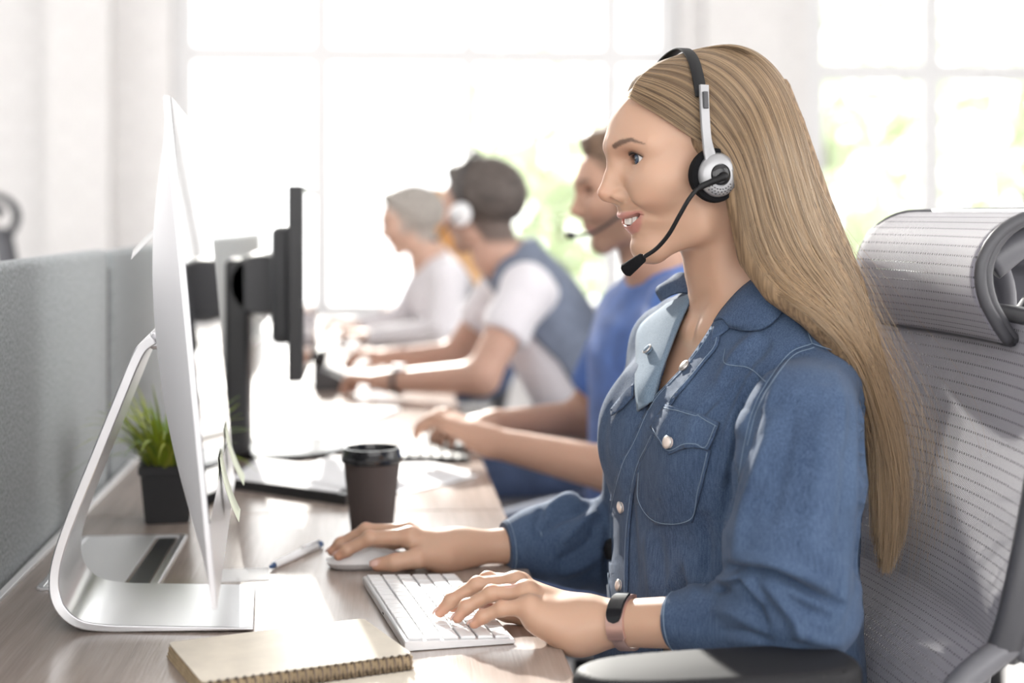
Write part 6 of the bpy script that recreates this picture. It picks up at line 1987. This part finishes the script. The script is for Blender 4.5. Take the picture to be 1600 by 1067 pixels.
def hairline(low):
    def w(q):
        front = q[:, 0] - 0.074 + np.maximum(0.062 - q[:, 2], 0) * 0.85
        front = np.minimum(front, np.maximum(np.abs(q[:, 0] - 0.020) - 0.008, -0.030 - q[:, 2]))
        ln = np.maximum(front, (low - q[:, 2]) * 0.9 + np.maximum(q[:, 0] + 0.01, 0) * 0.7)
        return (1 - sstep(-0.004, 0.020, ln)) * 0.9
    return w
SK_M = (0.50, 0.30, 0.215)
G1 = dict(wide=1.05, jaw=1.10, smile=False, skin=SK_M, lip=(0.42, 0.20, 0.17), brow=(0.10, 0.06, 0.04), stubble=(0.20, 0.13, 0.10))
G1.update(hair=(0.16, 0.10, 0.065), hairline=hairline(-0.055))
G2 = dict(G1, skin=(0.55, 0.34, 0.26), hair=(0.085, 0.068, 0.060), hairline=hairline(-0.080)); G3 = dict(wide=0.98, jaw=0.98, smile=False, skin=(0.60, 0.39, 0.30), lip=(0.5, 0.25, 0.2), brow=(0.3, 0.25, 0.2))
M['blue_shirt'] = mat('bright_blue_cotton', (0.07, 0.16, 0.46), 0.8, noise=(18, 0.25, 3), sheen=0.2)
M['tee_white'] = mat('white_cotton', (0.78, 0.76, 0.80), 0.85, noise=(10, 0.05, 3), sheen=0.2)
M['vest'] = mat('grey_blue_vest', (0.17, 0.20, 0.27), 0.85, noise=(40, 0.15, 3))
M['navy'] = mat('navy_trousers', (0.05, 0.075, 0.15), 0.85, noise=(30, 0.2, 3))
M['peach'] = mat('peach_blouse', (0.75, 0.45, 0.22), 0.85)
m1, hf1, tf1, J1 = person('man in a bright blue shirt typing behind the blond woman', (982, 296, 2.70), 12, (1032, 428, 2.74), (1030, 812, 2.78), 22,
    [(1070, 490, 2.58), (972, 738, 2.50), (765, 690, 2.60), (668, 650, 2.64)], [(985, 490, 2.90), (915, 655, 2.98), (775, 662, 2.86), (700, 672, 2.80)],
    G1, 'shirt', M['blue_shirt'], 0.72, M['navy'], streaky('brown_hair', (0.16, 0.10, 0.065)), short_hair(0.014))
m2, hf2, tf2, J2 = person('man in a white T-shirt and grey vest, seen from behind his shoulder', (750, 322, 3.70), -28, (796, 412, 3.74), (952, 690, 3.80), 6,
    [(822, 452, 3.56), (752, 590, 3.44), (612, 596, 3.56), (548, 592, 3.62)], [(790, 448, 3.92), (712, 556, 3.98), (622, 560, 3.90), (566, 556, 3.88)],
    G2, 'tshirt', M['tee_white'], 0.55, M['navy'], streaky('dark_brown_hair', (0.085, 0.068, 0.060)), short_hair(0.016, -0.080))
m3, hf3, tf3, J3 = person('grey-haired person in a white top leaning over the fourth desk', (640, 345, 5.00), 4, (668, 408, 5.04), (738, 560, 5.10), 8,
    [(702, 436, 4.88), (694, 520, 4.80), (588, 528, 4.92), (545, 524, 4.96)], [(672, 432, 5.22), (632, 500, 5.26), (566, 512, 5.16), (528, 508, 5.14)],
    dict(G3, hair=(0.36, 0.33, 0.30), hairline=hairline(-0.065)), 'blouse', M['tee_white'], 2, M['navy'], streaky('grey_hair', (0.36, 0.33, 0.30), 0.2), short_hair(0.016, -0.065), h=0.0085, wide=0.92, pitch=-6)
m4, hf4, tf4, J4 = person('ginger-haired person at the farthest desk, half hidden', (672, 338, 6.00), 4, (704, 394, 6.04), (745, 512, 6.08), 8,
    [(742, 415, 5.88), (735, 482, 5.80), (655, 495, 5.92), (620, 495, 5.96)], [(720, 412, 6.22), (690, 470, 6.26), (640, 485, 6.16), (612, 485, 6.10)],
    G3, 'blouse', M['peach'], 2, M['navy'], streaky('ginger_hair', (0.60, 0.30, 0.10), 0.2), long_hair, h=0.010, wide=0.92)
# vest over the back of the white T-shirt
def vest_sdf(p):
    q = tf2.to(p)
    lev = M_LEV.copy(); lev[:, 0] *= (P(796, 412, 3.74) - P(952, 690, 3.80)).length / 0.53
    d = loft_sdf(q, lev, 0.013)
    for k in ('n', 'f'): d = smin(d, s_cone(p, P(792, 412, 3.74), J2[k][0] + (P(792, 412, 3.74) - J2[k][0]) * 0.25, 0.056, 0.062), 0.04)
    d = smax(d, q[:, 0] - 0.006 - 0.30 * np.maximum(q[:, 2] - 0.28, 0), 0.01)
    d = smax(d, -s_chain(p, [hf2.pt(-0.03, 0, -0.06), hf2.pt(-0.045, 0, -0.12), P(792, 412, 3.74)], [0.055, 0.056, 0.062]), 0.006)
    return d
V_, Q_ = surface_nets(vest_sdf, *bounds([P(792, 380, 3.4), P(792, 380, 4.1), P(1040, 720, 3.4), P(1040, 720, 4.1), P(680, 700, 3.8)], 0.05), 0.007)
o = link('vest', mesh_np('vest', V_, Q_), M['vest'], m2, True); o.location = -m2.location
# wristwatch of the man in white
w_, e_ = J2['n'][2], J2['n'][1]
ax_ = (w_ - e_).normalized()
wc = w_ - ax_ * 0.02
watch = empty('wristwatch', wc, 0, 'dark wristwatch on the forearm of the man in white', 'watch')
u_ = ax_.orthogonal().normalized(); v_ = ax_.cross(u_)
MB().tube([u_ * 0.029 * math.cos(a) + v_ * 0.029 * math.sin(a) for a in [2 * math.pi * k / 24 for k in range(24)]], 0.007, 8, closed=True).build('strap', M['dark_grey'], watch, True)
MB().lathe([(0, 0.012), (0.016, 0.011), (0.018, 0.004), (0.018, 0)], 20, (0, 0, 0.028)).build('case', M['alu'], watch, angle=40)
# headsets of the two men
def simple_headset(hf, label, mt, near=1):
    hs_ = empty('headset', hf.pt(0, near * 0.09, -0.02), 0, label, 'headset')
    def add(mb, name, m_):
        me_ = bpy.data.meshes.new(name); mb.bm.to_mesh(me_); mb.bm.free()
        o = link(name, me_, m_, hs_, True); o.location = -hs_.location
    pts = [hf.pt(0.012, 0.092 * math.cos(a), -0.01 + 0.142 * math.sin(a)) for a in [math.pi * k / 20 for k in range(21)]]
    add(MB().tube(pts, 0.007, 8, flat=0.5), 'headband', M['dark_grey'])
    for s in (1, -1):
        R = Matrix(hf.R.T.tolist()) @ Matrix.Rotation(-s * math.pi / 2, 3, 'X')
        add(MB().lathe([(0, 0), (0.026, 0), (0.030, 0.008), (0.026, 0.018), (0, 0.020)], 24, tuple(hf.pt(0.006, s * 0.080, -0.020)), R), 'ear_cup', mt)
    add(MB().tube(catmull([tuple(hf.pt(0.006, near * 0.100, -0.022)), tuple(hf.pt(0.040, near * 0.098, -0.050)), tuple(hf.pt(0.080, near * 0.070, -0.078)), tuple(hf.pt(0.110, near * 0.035, -0.082))], 5), 0.003, 8), 'boom', M['black'])
    add(MB().lathe([(0, -0.010), (0.007, -0.008), (0.008, 0.004), (0, 0.010)], 12, tuple(hf.pt(0.112, near * 0.032, -0.082)), Matrix(hf.R.T.tolist()) @ Matrix.Rotation(1.2, 3, 'Y')), 'microphone', M['black'])
    return hs_
simple_headset(hf1, 'dark headset worn by the man in the blue shirt', M['dark_grey'])
simple_headset(hf2, 'pale headset worn by the man in the white T-shirt', M['white_plastic'])
# their chairs and two empty chairs further off
def dark_mesh(): 
    return mat('dark_chair_mesh', (0.10, 0.10, 0.115), 0.7, noise=(300, 0.2, 2))
M['mesh_dark'] = dark_mesh()
def chair_at(tf, hip, label, rot_extra=0.0, headrest=False):
    f = tf.R[0]; rz = math.atan2(f[1], f[0]) + rot_extra
    Hp = P(*hip)
    c = Vector((Hp.x, Hp.y, 0)) + Vector((math.cos(rz), math.sin(rz), 0)) * 0.06
    return office_chair((c.x, c.y, 0), rz, label, M['mesh_dark'], (1, -1) if False else (), None, headrest)
chair_at(tf1, (1030, 812, 2.78), 'dark office chair under the man in the blue shirt')
chair_at(tf2, (952, 690, 3.80), 'dark office chair under the man in the white T-shirt')
chair_at(tf3, (738, 560, 5.10), 'dark office chair under the grey-haired person')
chair_at(tf4, (752, 512, 6.08), 'dark office chair under the ginger-haired person')
pq = P(1585, 450, 3.3)
office_chair((pq.x, pq.y, 0), math.pi + 0.5, 'empty dark office chair far behind the grey mesh headrest', M['mesh_dark'], (), None, True)
pq = P(96, 360, 4.6)
ch = office_chair((pq.x, pq.y, 0), 0.25, 'dark office chair beyond the felt partition at the left edge', M['mesh_dark'], (), None, True)
ch.scale = (1.05, 1.05, 1.05)
